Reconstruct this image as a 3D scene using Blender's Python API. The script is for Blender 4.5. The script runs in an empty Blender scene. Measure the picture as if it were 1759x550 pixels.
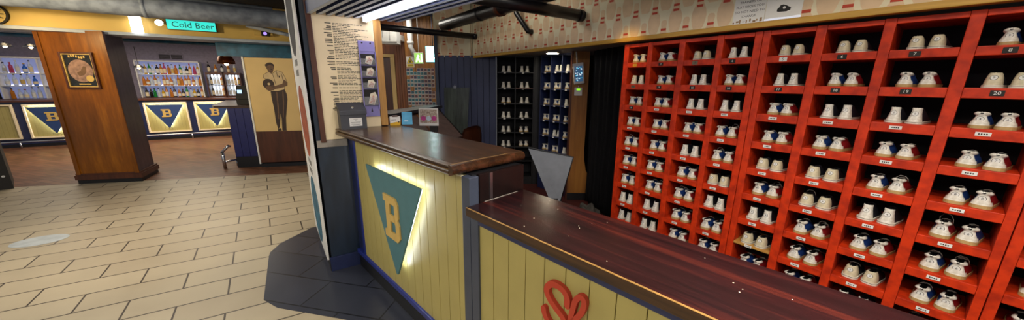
import bpy, bmesh, math, random
from mathutils import Matrix, Vector
random.seed(7)
SC = bpy.context.scene
COL = SC.collection
R = math.radians
ORD = ['zeroth','first','second','third','fourth','fifth','sixth','seventh','eighth','ninth','tenth','eleventh','twelfth','thirteenth','fourteenth','fifteenth','sixteenth']

# ------------------------------------------------------------------ colours and materials
def lin(c):
    return c/12.92 if c <= .04045 else ((c+.055)/1.055)**2.4
def H(h):
    h = h.lstrip('#')
    return tuple(lin(int(h[i:i+2], 16)/255) for i in (0, 2, 4)) + (1,)
def nodes(name):
    m = bpy.data.materials.new(name); m.use_nodes = True
    nt = m.node_tree; b = nt.nodes['Principled BSDF']
    return m, nt, b
def inp(b, n, v):
    if n in b.inputs: b.inputs[n].default_value = v
def mat(name, c, rough=.5, metal=0, var=.12, scale=18, bump=.0, c2=None, spec=.5, detail=4, stretch=(1,1,1)):
    """plain painted or printed surface with a little procedural unevenness"""
    m, nt, b = nodes(name)
    tc = nt.nodes.new('ShaderNodeTexCoord'); mp = nt.nodes.new('ShaderNodeMapping'); mp.inputs['Scale'].default_value = stretch
    nz = nt.nodes.new('ShaderNodeTexNoise'); nz.inputs['Scale'].default_value = scale; nz.inputs['Detail'].default_value = detail
    cr = nt.nodes.new('ShaderNodeValToRGB')
    a = H(c); d = H(c2) if c2 else tuple(x*(1-var*2) for x in a[:3]) + (1,)
    cr.color_ramp.elements[0].color = d; cr.color_ramp.elements[1].color = a
    cr.color_ramp.elements[0].position = .3; cr.color_ramp.elements[1].position = .62
    nt.links.new(tc.outputs['Object'], mp.inputs[0]); nt.links.new(mp.outputs[0], nz.inputs['Vector'])
    nt.links.new(nz.outputs[0], cr.inputs[0]); nt.links.new(cr.outputs[0], b.inputs['Base Color'])
    inp(b, 'Roughness', rough); inp(b, 'Metallic', metal); inp(b, 'Specular IOR Level', spec)
    if bump:
        bp = nt.nodes.new('ShaderNodeBump'); bp.inputs['Strength'].default_value = bump; bp.inputs['Distance'].default_value = .004
        nt.links.new(nz.outputs[0], bp.inputs['Height']); nt.links.new(bp.outputs[0], b.inputs['Normal'])
    return m
def wood(name, c1, c2, rough=.35, grain=(2, 30, 30), bump=.08, spec=.5, c3=None):
    """streaky timber: noise stretched along local x (grain small number = along)"""
    m, nt, b = nodes(name)
    tc = nt.nodes.new('ShaderNodeTexCoord'); mp = nt.nodes.new('ShaderNodeMapping'); mp.inputs['Scale'].default_value = grain
    nz = nt.nodes.new('ShaderNodeTexNoise'); nz.inputs['Scale'].default_value = 1; nz.inputs['Detail'].default_value = 8; nz.inputs['Roughness'].default_value = .65
    cr = nt.nodes.new('ShaderNodeValToRGB')
    cr.color_ramp.elements[0].color = H(c1); cr.color_ramp.elements[0].position = .32
    cr.color_ramp.elements[1].color = H(c2); cr.color_ramp.elements[1].position = .68
    if c3:
        e = cr.color_ramp.elements.new(.52); e.color = H(c3)
    nt.links.new(tc.outputs['Object'], mp.inputs[0]); nt.links.new(mp.outputs[0], nz.inputs['Vector'])
    nt.links.new(nz.outputs[0], cr.inputs[0]); nt.links.new(cr.outputs[0], b.inputs['Base Color'])
    n2 = nt.nodes.new('ShaderNodeTexNoise'); n2.inputs['Scale'].default_value = 9
    rr = nt.nodes.new('ShaderNodeMapRange'); rr.inputs[3].default_value = rough*.85; rr.inputs[4].default_value = rough*1.2
    nt.links.new(tc.outputs['Object'], n2.inputs['Vector']); nt.links.new(n2.outputs[0], rr.inputs[0]); nt.links.new(rr.outputs[0], b.inputs['Roughness'])
    inp(b, 'Specular IOR Level', spec)
    bp = nt.nodes.new('ShaderNodeBump'); bp.inputs['Strength'].default_value = bump; bp.inputs['Distance'].default_value = .003
    nt.links.new(nz.outputs[0], bp.inputs['Height']); nt.links.new(bp.outputs[0], b.inputs['Normal'])
    return m
def emis(name, c, strength, base=None):
    m, nt, b = nodes(name)
    b.inputs['Base Color'].default_value = H(base or c); inp(b, 'Emission Color', H(c)); inp(b, 'Emission Strength', strength)
    return m
def glass(name, c, rough=.05, trans=.85):
    m, nt, b = nodes(name)
    b.inputs['Base Color'].default_value = H(c); inp(b, 'Roughness', rough); inp(b, 'Transmission Weight', trans); inp(b, 'IOR', 1.3)
    return m
def bricks(name, P0, d1, d2, w, h, ca, cb, cm, mortar, rough, spec=.5, offset=.5, freq=2, var=.5, bump=.15, big=None):
    """floor tiles: long sides along d1, short sides along d2, one corner at P0 (world XY, object at the origin)"""
    m, nt, b = nodes(name)
    N = nt.nodes.new; L = nt.links.new
    tc = N('ShaderNodeTexCoord')
    a, c, e, f = math.cos(R(d1)), math.cos(R(d2)), math.sin(R(d1)), math.sin(R(d2))
    det = a*f-c*e
    sub = N('ShaderNodeVectorMath'); sub.operation = 'SUBTRACT'; sub.inputs[1].default_value = (P0[0], P0[1], 0)
    L(tc.outputs['Object'], sub.inputs[0])
    du = N('ShaderNodeVectorMath'); du.operation = 'DOT_PRODUCT'; du.inputs[1].default_value = (f/det, -c/det, 0)
    dv = N('ShaderNodeVectorMath'); dv.operation = 'DOT_PRODUCT'; dv.inputs[1].default_value = (-e/det, a/det, 0)
    L(sub.outputs[0], du.inputs[0]); L(sub.outputs[0], dv.inputs[0])
    cx = N('ShaderNodeCombineXYZ'); L(du.outputs['Value'], cx.inputs[0]); L(dv.outputs['Value'], cx.inputs[1])
    bt = N('ShaderNodeTexBrick'); bt.offset = offset; bt.offset_frequency = freq
    bt.inputs['Scale'].default_value = 1; bt.inputs['Brick Width'].default_value = w; bt.inputs['Row Height'].default_value = h
    bt.inputs['Mortar Size'].default_value = mortar; bt.inputs['Mortar Smooth'].default_value = .1; bt.inputs['Bias'].default_value = 0
    bt.inputs['Color1'].default_value = H(ca); bt.inputs['Color2'].default_value = H(cb); bt.inputs['Mortar'].default_value = H(cm)
    L(cx.outputs[0], bt.inputs['Vector'])
    nz = N('ShaderNodeTexNoise'); nz.inputs['Scale'].default_value = 3.5; nz.inputs['Detail'].default_value = 6
    L(tc.outputs['Object'], nz.inputs['Vector'])
    mr = N('ShaderNodeMapRange'); mr.inputs[3].default_value = 1-var*.35; mr.inputs[4].default_value = 1+var*.25
    L(nz.outputs[0], mr.inputs[0])
    mx = N('ShaderNodeMix'); mx.data_type = 'RGBA'; mx.blend_type = 'MULTIPLY'; mx.inputs[0].default_value = 1
    L(bt.outputs['Color'], mx.inputs[6]); L(mr.outputs[0], mx.inputs[7])
    L(mx.outputs[2], b.inputs['Base Color'])
    r2 = N('ShaderNodeMapRange'); r2.inputs[3].default_value = rough*.8; r2.inputs[4].default_value = rough*1.25
    L(nz.outputs[0], r2.inputs[0]); L(r2.outputs[0], b.inputs['Roughness']); inp(b, 'Specular IOR Level', spec)
    bp = N('ShaderNodeBump'); bp.inputs['Strength'].default_value = bump; bp.inputs['Distance'].default_value = .002; bp.invert = True
    L(bt.outputs['Fac'], bp.inputs['Height']); L(bp.outputs[0], b.inputs['Normal'])
    return m

M = {}
M['tile'] = bricks('beige_floor_tile', (-4.091+.28*math.cos(R(84)), -1.568+.28*math.sin(R(84))), 84, 180.8, .56, .2555, '#a0937a', '#aa9d83', '#3a3128', .006, .42, var=.4)
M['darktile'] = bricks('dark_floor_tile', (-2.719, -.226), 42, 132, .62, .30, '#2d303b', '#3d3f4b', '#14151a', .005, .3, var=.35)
M['woodfloor'] = bricks('herringbone_floor', (-9, -1), 38, 128, .34, .085, '#5d3a25', '#7a5036', '#1f120b', .004, .38, var=.5)
M['redfloor'] = mat('dark_red_floor', '#4c1712', .6, var=.2, scale=6)
M['redpaint'] = mat('scuffed_red_paint', '#c8350d', .5, var=.13, scale=22, bump=.18, c2='#9c240b', spec=.28)
M['redin'] = mat('red_cubby_lining', '#8f1d14', .6, var=.15)
M['black'] = mat('black_paint', '#0c0c10', .5, var=.1)
M['cubback'] = mat('dark_cubby_back', '#0a0910', .8, var=.1)
M['yellow'] = mat('mustard_board_paint', '#a59758', .42, var=.04, scale=7)
M['groove'] = mat('board_groove', '#5e5428', .7)
M['cream_edge'] = mat('pale_board_edge', '#d8cfae', .5, var=.05)
M['navy'] = mat('navy_paint', '#20294f', .38, var=.12, scale=9)
M['slate'] = mat('slate_blue_frame_paint', '#394050', .4, var=.08, scale=9)
M['brightblue'] = mat('royal_blue_trim_paint', '#1f2c78', .35, var=.1)
M['bluewall'] = mat('blue_wall_paint', '#2b3250', .5, var=.08, scale=4)
M['bluegroove'] = mat('blue_wall_groove', '#10142a', .7)
M['darkblue'] = mat('dark_blue_pillar_paint', '#1c2a3c', .35, var=.22, scale=5, stretch=(3,3,.6))
M['teal'] = mat('teal_pennant_paint', '#45737a', .5, var=.05)
M['navypennant'] = mat('blue_pennant_paint', '#26406f', .5, var=.05)
M['gold'] = mat('gold_letter_paint', '#c9a75c', .5, var=.05)
M['top'] = wood('dark_red_worktop', '#0e0709', '#421813', .23, (1.1, 22, 22), .06, c3='#220d0f')
M['topedge'] = wood('worktop_edge', '#22120c', '#4c3118', .3, (2, 40, 40), .05)
M['brass'] = mat('worn_varnish_edge', '#8d6a38', .35, var=.2, scale=40)
M['toptall'] = wood('dark_brown_tall_worktop', '#1e110c', '#553020', .24, (1.6, 24, 24), .04, c3='#38200f')
M['endwood'] = wood('dark_end_panel', '#0b0708', '#180c0b', .3, (3, 20, 3), .05)
M['colwood'] = wood('orange_brown_panel_wood', '#64380c', '#a06014', .32, (9, 9, 1.2), .05, c3='#824a0f', spec=.3)
M['coldark'] = wood('dark_panel_wood', '#3a1c10', '#5b2f1a', .35, (14, 14, 1.4), .06)
M['colside'] = wood('grey_brown_panel_wood', '#3f3138', '#5a4a50', .4, (14, 14, 1.2), .06)
M['timber'] = wood('pale_timber', '#96692c', '#c9974a', .5, (22, 22, 1.6), .12)
M['pine'] = wood('pine_post', '#7c4c1c', '#a36d2d', .45, (16, 16, 1.1), .1)
M['brownwall'] = wood('brown_corridor_boards', '#52290f', '#84491c', .45, (14, 14, 1), .06)
M['cream'] = mat('cream_wallpaper', '#d9cfaf', .7, var=.05, scale=5)
M['pin'] = mat('peach_pin_print', '#d2b592', .7, var=.05)
M['pingrey'] = mat('dim_pin_print', '#c2ab8a', .7, var=.05)
M['redprint'] = mat('red_stripe_print', '#b0391f', .7, var=.05)
M['yellowtrim'] = wood('yellow_trim_wood', '#9c7420', '#c2963a', .5, (2, 30, 30), .05)
M['soffit'] = mat('grey_soffit', '#8d857c', .7, var=.1)
M['ceil'] = mat('navy_ceiling', '#1a1f2e', .8, var=.25, scale=3)
M['slat'] = mat('grey_blue_slat', '#bccadb', .5, var=.06)
M['slatside'] = mat('navy_slat_side', '#27345c', .5, var=.06)
M['pipe'] = mat('dark_pipe', '#17161b', .35, var=.3, scale=20)
M['duct'] = mat('grey_duct', '#a3a9b1', .45, var=.22, scale=9, c2='#777d86', bump=.2)
M['fascia'] = mat('yellow_fascia', '#e0bc66', .6, var=.06, scale=3)
M['palestrip'] = mat('pale_beam_edge', '#aab4c4', .5, var=.06)
M['bluedeep'] = mat('blue_foil_ceiling', '#2d6a86', .35, var=.35, scale=6, bump=.5)
M['white'] = mat('white_plastic', '#dcdad4', .45, var=.04)
M['paper'] = mat('white_paper', '#dedcd6', .7, var=.03)
M['oldpaper'] = mat('aged_paper', '#e8d5ae', .7, var=.06, scale=4)
M['ink'] = mat('black_ink', '#1d1915', .7)
M['plum'] = mat('plum_grey_wall', '#948a98', .7, var=.1)
M['steel'] = mat('brushed_steel', '#b9bcc2', .28, metal=1, var=.08)
M['chrome'] = mat('chrome', '#c9ccd2', .12, metal=1, var=.03)
M['purple'] = mat('lilac_plastic', '#7f77b4', .4, var=.05)
M['boxgrey'] = mat('charcoal_metal_box', '#33353d', .4, var=.08)
M['clear'] = glass('clear_acrylic', '#ffffff', .05, .9)
M['curtain'] = mat('black_curtain_cloth', '#0f0d12', .85, var=.2, scale=30)
M['greycloth'] = mat('grey_cloth', '#4a4640', .9, var=.2, scale=30)
M['screen'] = mat('smoked_grey_panel', '#7c8086', .13, var=.05)
M['indigo'] = mat('indigo_board_paint', '#1b1f5a', .4, var=.1)
M['leaf'] = mat('leaflet_print', '#b9704f', .5, var=.5, scale=70, c2='#e6dccb')
M['leafcream'] = mat('leaflet_face', '#e2d6bd', .5, var=.1)
M['figdark'] = mat('sepia_dark_print', '#3b2a22', .7, var=.12, scale=25)
M['figmid'] = mat('sepia_mid_print', '#6d5039', .7, var=.12, scale=30)
M['figlight'] = mat('sepia_light_print', '#cdb183', .7, var=.06)
M['tan'] = mat('tan_printed_board', '#d4b272', .6, var=.05, scale=3)
# shoes
M['heelwhite'] = mat('scuffed_white_leather', '#e6e2d8', .42, var=.09, scale=60, c2='#c2bbab')
M['heelcream'] = mat('cream_leather', '#cfc3a4', .5, var=.1, scale=60)
M['soletan'] = mat('tan_sole', '#b39660', .6, var=.12, scale=50)
M['solewhite'] = mat('white_rubber_sole', '#d8d2c2', .5, var=.07, scale=50)
M['shoered'] = mat('red_leather', '#8c1a20', .4, var=.08, scale=50)
M['shoeblue'] = mat('blue_leather', '#1d3a78', .4, var=.08, scale=50)
M['shoedark'] = mat('navy_black_upper', '#14151f', .55, var=.12, scale=60)
M['lining'] = mat('dark_shoe_lining', '#111015', .9)
M['lace'] = mat('shoe_lace', '#b9b5aa', .8)
M['lacedark'] = mat('dark_shoe_lace', '#2a2a33', .8)

# ------------------------------------------------------------------ mesh helpers
def NB(): return bmesh.new()
def box(bm, x0, x1, y0, y1, z0, z1, mi=0, bev=0):
    vs = [bm.verts.new(p) for p in ((x0,y0,z0),(x1,y0,z0),(x1,y1,z0),(x0,y1,z0),(x0,y0,z1),(x1,y0,z1),(x1,y1,z1),(x0,y1,z1))]
    fs = [bm.faces.new([vs[i] for i in f]) for f in ((0,3,2,1),(4,5,6,7),(0,1,5,4),(1,2,6,5),(2,3,7,6),(3,0,4,7))]
    for f in fs: f.material_index = mi
    if bev:
        es = list({e for f in fs for e in f.edges})
        r = bmesh.ops.bevel(bm, geom=es, offset=bev, segments=2, profile=.6, affect='EDGES')
        for f in r['faces']: f.material_index = mi
    return fs
def prism(bm, pts, z0, z1, mi=0, axis='z'):
    """polygon extruded; axis 'z': pts are (x,y); axis 'y': pts are (x,z) extruded from y=z0 to y=z1; axis 'x': pts (y,z)"""
    def P(p, h):
        if axis == 'z': return (p[0], p[1], h)
        if axis == 'y': return (p[0], h, p[1])
        return (h, p[0], p[1])
    a = [bm.verts.new(P(p, z0)) for p in pts]; b = [bm.verts.new(P(p, z1)) for p in pts]
    n = len(pts); fs = [bm.faces.new(a[::-1]), bm.faces.new(b)]
    for i in range(n): fs.append(bm.faces.new((a[i], a[(i+1) % n], b[(i+1) % n], b[i])))
    for f in fs: f.material_index = mi
    return fs
def hexa(bm, p, mi=0):
    """8 points: 4 of one face then 4 of the opposite face"""
    v = [bm.verts.new(q) for q in p]
    for f in ((0,3,2,1),(4,5,6,7),(0,1,5,4),(1,2,6,5),(2,3,7,6),(3,0,4,7)):
        bm.faces.new([v[i] for i in f]).material_index = mi
def quad(bm, p, mi=0):
    f = bm.faces.new([bm.verts.new(q) for q in p]); f.material_index = mi; return f
def disc(bm, c, r, axis='y', h=.001, seg=24, mi=0, ry=None):
    pts = [(c[0]+r*math.cos(2*math.pi*i/seg), (c[2] if axis == 'y' else c[1])+(ry or r)*math.sin(2*math.pi*i/seg)) for i in range(seg)]
    if axis == 'y': prism(bm, pts, c[1], c[1]-h, mi, 'y')
    else: prism(bm, pts, c[2], c[2]+h, mi, 'z')
def lathe(bm, prof, c=(0,0,0), seg=20, mi=0, cap=True):
    rings = []
    for r, z in prof:
        rings.append([bm.verts.new((c[0]+r*math.cos(2*math.pi*i/seg), c[1]+r*math.sin(2*math.pi*i/seg), c[2]+z)) for i in range(seg)])
    for a, b in zip(rings, rings[1:]):
        for i in range(seg):
            f = bm.faces.new((a[i], a[(i+1) % seg], b[(i+1) % seg], b[i])); f.material_index = mi; f.smooth = True
    if cap:
        bm.faces.new(rings[0][::-1]).material_index = mi; bm.faces.new(rings[-1]).material_index = mi
def tube(bm, pts, r, seg=10, mi=0, cap=True, flat=1.0):
    pts = [Vector(p) for p in pts]; rings = []
    up = Vector((0,0,1))
    for i, p in enumerate(pts):
        t = (pts[min(i+1, len(pts)-1)]-pts[max(i-1, 0)]).normalized()
        ref = up if abs(t.z) < .95 else Vector((1,0,0))
        a = t.cross(ref).normalized(); b = a.cross(t).normalized()
        rr = r[i] if isinstance(r, (list, tuple)) else r
        rings.append([bm.verts.new(p+a*rr*math.cos(2*math.pi*k/seg)+b*rr*flat*math.sin(2*math.pi*k/seg)) for k in range(seg)])
    for a, b in zip(rings, rings[1:]):
        for i in range(seg):
            f = bm.faces.new((a[i], b[i], b[(i+1) % seg], a[(i+1) % seg])); f.smooth = True; f.material_index = mi
    if cap:
        bm.faces.new(rings[0]).material_index = mi; bm.faces.new(rings[-1][::-1]).material_index = mi
def stroke(bm, pts, w, y0, y1, mi=0, seg=8):
    """a rounded thick line in the xz plane, extruded between y0 and y1"""
    P = [Vector(p) for p in pts]
    # smooth with Catmull-Rom
    Q = []
    for i in range(len(P)-1):
        p0, p1, p2, p3 = P[max(i-1,0)], P[i], P[i+1], P[min(i+2, len(P)-1)]
        for k in range(6):
            t = k/6
            Q.append(.5*((2*p1)+(p2-p0)*t+(2*p0-5*p1+4*p2-p3)*t*t+(3*p1-p0-3*p2+p3)*t**3))
    Q.append(P[-1])
    Lr, Rr = [], []
    for i, p in enumerate(Q):
        t = (Q[min(i+1, len(Q)-1)]-Q[max(i-1, 0)]).normalized(); n = Vector((-t.y, t.x))
        Lr.append(p+n*w/2); Rr.append(p-n*w/2)
    def ring(c, n0, sgn):
        a0 = math.atan2(n0.y, n0.x)
        return [c+Vector((math.cos(a0+sgn*math.pi*k/seg), math.sin(a0+sgn*math.pi*k/seg)))*w/2 for k in range(1, seg)]
    cap1 = ring(Q[-1], (Lr[-1]-Q[-1]), -1); cap0 = ring(Q[0], (Rr[0]-Q[0]), -1)
    for i in range(len(Q)-1):
        prism(bm, [tuple(Lr[i]), tuple(Lr[i+1]), tuple(Rr[i+1]), tuple(Rr[i])], y0, y1, mi, 'y')
    prism(bm, [tuple(Lr[-1])]+[tuple(c) for c in cap1]+[tuple(Rr[-1])], y0, y1, mi, 'y')
    prism(bm, [tuple(Rr[0])]+[tuple(c) for c in cap0]+[tuple(Lr[0])], y0, y1, mi, 'y')
_tc = {}
def text(bm, s, size, F, mi=0, depth=.0008, align='CENTER'):
    """lettering lying in the local xz plane (facing -y) placed by matrix F"""
    key = (s, size, depth, align)
    if key not in _tc:
        cu = bpy.data.curves.new('t', 'FONT'); cu.body = s; cu.size = size; cu.extrude = depth/2; cu.align_x = align; cu.align_y = 'CENTER'; cu.resolution_u = 2
        o = bpy.data.objects.new('t', cu); COL.objects.link(o)
        bpy.context.view_layer.update()
        me = bpy.data.meshes.new_from_object(o.evaluated_get(bpy.context.evaluated_depsgraph_get()))
        bpy.data.objects.remove(o); bpy.data.curves.remove(cu); _tc[key] = me
    me = _tc[key]; n0 = len(bm.verts); f0 = len(bm.faces)
    bm.from_mesh(me)
    bm.verts.ensure_lookup_table(); bm.faces.ensure_lookup_table()
    X = F @ Matrix.Rotation(R(90), 4, 'X')
    for v in bm.verts[n0:]: v.co = X @ v.co
    for f in bm.faces[f0:]: f.material_index = mi
def T(x, y, z): return Matrix.Translation((x, y, z))
def FR(x, y, deg, z=0): return Matrix.Translation((x, y, z)) @ Matrix.Rotation(R(deg), 4, 'Z')
ID = Matrix.Identity(4)
# ------------------------------------------------------------------ object helpers
def link(name, bm, m):
    me = bpy.data.meshes.new(name)
    bmesh.ops.recalc_face_normals(bm, faces=bm.faces)
    bm.to_mesh(me); bm.free()
    for x in (m if isinstance(m, (list, tuple)) else [m]): me.materials.append(M[x] if isinstance(x, str) else x)
    o = bpy.data.objects.new(name, me); COL.objects.link(o); return o
WM = {}; KID = {}
def obj(name, bm, m, parent=None, F=ID):
    """bm is drawn in frame F; a part is stored in its thing's own space, a top-level mesh about its own base"""
    o = link(name, bm, m)
    if parent is not None:
        W = WM[parent.name]; o.data.transform(W.inverted() @ F); o.parent = parent; WM[o.name] = W; KID.setdefault(parent.name, []).append(o)
    else:
        cs = [v.co for v in o.data.vertices]
        c = Vector(((min(v.x for v in cs)+max(v.x for v in cs))/2, (min(v.y for v in cs)+max(v.y for v in cs))/2, min(v.z for v in cs)))
        o.data.transform(Matrix.Translation(-c)); W = F @ Matrix.Translation(c)
        o.matrix_world = W; o.location = W.to_translation(); o.rotation_euler = W.to_euler(); WM[o.name] = W
    return o
def struct(name, bm, m, F=ID, origin=False):
    if origin:
        o = link(name, bm, m)
    else:
        o = obj(name, bm, m, None, F)
    o['kind'] = 'structure'; return o
def tag(o, label, cat, group=None):
    o['label'] = label; o['category'] = cat
    if group: o['group'] = group
    return o
def thing(name, label, cat, F, group=None):
    o = bpy.data.objects.new(name, None); COL.objects.link(o); o.empty_display_size = .1
    o.location = F.to_translation(); o.rotation_euler = F.to_euler(); WM[o.name] = F.copy()
    return tag(o, label, cat, group)
def kids(o): return KID.get(o.name, [])
def dup(root, F, label=None, group=None, skip=()):
    r = root.copy(); COL.objects.link(r); r.location = F.to_translation(); r.rotation_euler = F.to_euler(); WM[r.name] = F.copy()
    if label: r['label'] = label
    if group: r['group'] = group
    for ch in kids(root):
        if ch.name.split('.')[0] in skip: continue
        c = ch.copy(); COL.objects.link(c); c.parent = r
        for g in kids(ch):
            d = g.copy(); COL.objects.link(d); d.parent = c
    return r
def smooth(o):
    for p in o.data.polygons: p.use_smooth = True
    return o
def letter_B(bm, F, w, h, y0, y1, mi=0):
    P = [[(.14,0),(.42,0),(.42,1),(.14,1)], [(0,0),(.14,0),(.14,.16),(0,.16)], [(0,.84),(.14,.84),(.14,1),(0,1)],
         [(.42,0),(.72,0),(.72,.17),(.42,.17)], [(.42,.43),(.7,.43),(.7,.58),(.42,.58)], [(.42,.83),(.72,.83),(.72,1),(.42,1)],
         [(.72,0),(.84,0),(1,.12),(1,.42),(.9,.51),(.72,.51),(.72,.43),(.76,.38),(.76,.2),(.72,.17)],
         [(.72,.51),(.9,.51),(.97,.58),(.97,.88),(.82,1),(.72,1),(.72,.83),(.74,.8),(.74,.62),(.72,.58)]]
    n0 = len(bm.verts)
    for p in P: prism(bm, [(x*w, z*h) for x, z in p], y0, y1, mi, 'y')
    bm.verts.ensure_lookup_table()
    for v in bm.verts[n0:]: v.co = F @ v.co
# ================================================================== frames (world: x along the red rack, y towards it, z up)
C = FR(0, 0, 8.4)                 # counters: x along them, y towards the staff side
PIL = FR(-2.852, .244, 86)        # pillar face that carries the rules poster
BL = FR(-4.59, 2.03, 53.8)        # blue boarded wall and the black shoe shelf
CO = FR(-6.93, 1.72, 54)          # corridor wall
BAR = FR(-12.3, -2.0, 84.5)       # bar front
CL = FR(-7.66, -2.47, 65.6)       # wood clad column
BW = FR(-7.35, -.26, 67.7)        # bowler panel
FA = FR(-7.4, -1.0, 86)           # beam over the bar entrance

# ================================================================== the setting
bm = NB(); quad(bm, [(-9.09,-6,0),(2.5,-6,0),(2.5,1.3,0),(-6.1,1.3,0)]); struct('floor', bm, 'tile', origin=True)
bm = NB(); quad(bm, [(-15,-6,0),(-9.09,-6,0),(-6.1,1.3,0),(-7.2,4,0)])
bm.faces.new([bm.verts.new(p) for p in ((-15,-6,0),(-7.2,4,0),(-15,4,0))]); struct('floor_bar', bm, 'woodfloor', origin=True)
bm = NB(); quad(bm, [(-6.1,1.3,0),(2.5,1.3,0),(2.5,4,0),(-7.2,4,0)]); struct('floor_staff', bm, 'redfloor', origin=True)
bm = NB()
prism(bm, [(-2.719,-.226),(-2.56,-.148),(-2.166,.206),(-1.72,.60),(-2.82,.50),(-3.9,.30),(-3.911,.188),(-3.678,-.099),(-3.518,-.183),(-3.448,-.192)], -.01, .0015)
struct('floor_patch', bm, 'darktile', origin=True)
bm = NB(); box(bm, -15, 2.5, -6, 4, 2.75, 2.8); struct('ceiling', bm, 'ceil')

# bulkhead with the pin wallpaper over the rack
def pin_outline(h):
    prof = [(.26,0),(.34,.06),(.44,.22),(.47,.34),(.42,.48),(.30,.60),(.2,.70),(.18,.78),(.21,.86),(.22,.92),(.15,.985)]
    return [(x*.42*h, z*h) for x, z in prof]+[(0, h)]+[(-x*.42*h, z*h) for x, z in prof[::-1]]
bm = NB(); YB = 2.45; ZB = 1.895
def wallpaper(bm, F, x0, x1, px0, n, ztop):
    n0 = len(bm.verts)
    box(bm, x0, x1, 0, .06, ZB, ztop, 0)
    for q in range(-1, 5):
        zs = 2.087+.1585*q; off = .5*(q % 2); z0 = zs-.166
        for i in range(n):
            cx = px0+(i+off)*.165
            if cx-.055 < x0 or cx+.055 > x1: continue
            pts = [(cx+a, min(max(z0+b, ZB), ztop)) for a, b in pin_outline(.25)]
            if max(p[1] for p in pts)-min(p[1] for p in pts) > .02: prism(bm, pts, -.0004-.0002*(q+1), 0, 1, 'y')
            for d in (-.017, .017):
                if zs+d-.0085 > ZB and zs+d+.0085 < ztop: box(bm, cx-.0205, cx+.0205, -.0022, 0, zs+d-.008, zs+d+.008, 2)
    bm.verts.ensure_lookup_table()
    for v in bm.verts[n0:]: v.co = F @ v.co
wallpaper(bm, T(0, YB, 0), -4.36, 1.6, -4.489, 38, 2.75)
wallpaper(bm, FR(-4.62, 1.99, 53.8), 0, .52, -.02, 5, 2.75)
struct('wall_bulkhead', bm, ['cream', 'pin', 'redprint'], origin=True)
bm = NB(); box(bm, -4.36, 1.6, YB-.012, YB+.05, 1.885, 1.918, 0, .004); struct('trim_1', bm, 'yellowtrim')
bm = NB(); box(bm, -4.4, 1.6, YB+.05, 3.75, 1.93, 1.96); struct('ceiling_soffit', bm, 'soffit')
bm = NB(); box(bm, -4.4, 1.6, 3.7, 3.76, 0, 1.93); struct('wall_back', bm, 'black')
# blue boarded wall
bm = NB(); L = .83
box(bm, -.02, L, .02, .08, 0, 1.92, 1)
nb = 9
for i in range(nb):
    a = i*L/nb; box(bm, a+.003, a+L/nb-.003, 0, .02, 0, 1.92, 0, .003)
struct('wall_blue', bm, ['bluewall', 'bluegroove'], BL)
bm = NB(); box(bm, -.05, -.002, -.02, .06, 0, 2.2, 0, .004); struct('trim_2', bm, 'slate', BL)
# corridor
bm = NB()
box(bm, -.9, .05, .0, .1, 0, 2.75, 0); box(bm, .05, .34, 0, .1, 2.05, 2.75, 0); box(bm, .34, .62, 0, .1, 0, 2.75, 0)
for i in range(4): box(bm, .425+i*.049, .425+i*.049+.046, -.012, .0, 0, 2.75, 0, .003)
struct('wall_corridor', bm, 'brownwall', CO)
bm = NB(); box(bm, .62, 2.0, .02, .1, 0, 2.75, 1)
for i in range(22): box(bm, .622+i*.063, .622+i*.063+.06, 0, .02, 0, 2.75, 0, .003)
struct('wall_photo', bm, ['pine', 'brownwall'], CO)
bm = NB()
for a, b in ((.0, .06), (.335, .415)): box(bm, a, b, -.03, .04, 0, 2.0, 0, .004)
box(bm, 0, .415, -.03, .04, 2.0, 2.06, 0, .004); box(bm, .06, .335, .03, .08, 0, 2.0, 1)
struct('door_1', bm, ['tan', 'coldark'], CO)
# bar hall walls
bm = NB(); box(bm, -6, 6, 1.56, 1.66, 0, 2.75); struct('wall_bar', bm, 'plum', BAR)
# beam over the bar entrance, with pale lower edge
bm = NB(); box(bm, -4.5, 2.2, 0, .35, 2.21, 2.75); struct('wall_beam', bm, 'fascia', FA)
bm = NB(); box(bm, -4.5, 2.2, -.05, .36, 2.17, 2.215, 0, .004); struct('trim_3', bm, 'palestrip', FA)
bm = NB(); box(bm, -4.5, 3.2, .36, 2.2, 2.36, 2.40)
struct('ceiling_bar', bm, 'bluedeep', FA)

F = T(-5.08, -2.0, .0012)
bm = NB(); disc(bm, (0, 0, 0), .19, 'z', .0012, 48, 0, .135)
o = obj('floor_sticker', bm, mat('pale_worn_sticker', '#aeb4b4', .5, var=.12, scale=9), None, F @ Matrix.Rotation(R(75), 4, 'Z')); tag(o, 'worn pale round sticker stuck on the beige floor tiles at left', 'sticker')
# ================================================================== pillar
t = thing('pillar', 'dark blue square pillar between bar hall and shoe counter, clad with boards', 'pillar', T(-3.25, .5, 0))
A, B = (-2.852, .244), (-2.815, .768)
bm = NB(); prism(bm, [A, B, (-3.66,.768), (-3.70,.244)], 0, 2.75); obj('body', bm, 'darkblue', t)
bm = NB(); box(bm, -.012, .53, -.014, 0, .0, .125, 0, .003); obj('skirting', bm, 'navy', t, PIL)
bm = NB(); box(bm, -3.7, -2.845, .228, .244, 0, .1, 0, .003); obj('skirting', bm, 'black', t)
bm = NB(); box(bm, .0, .21, -.012, 0, 1.05, 1.105, 0, .003); obj('ledge', bm, 'soffit', t, PIL)
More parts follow.
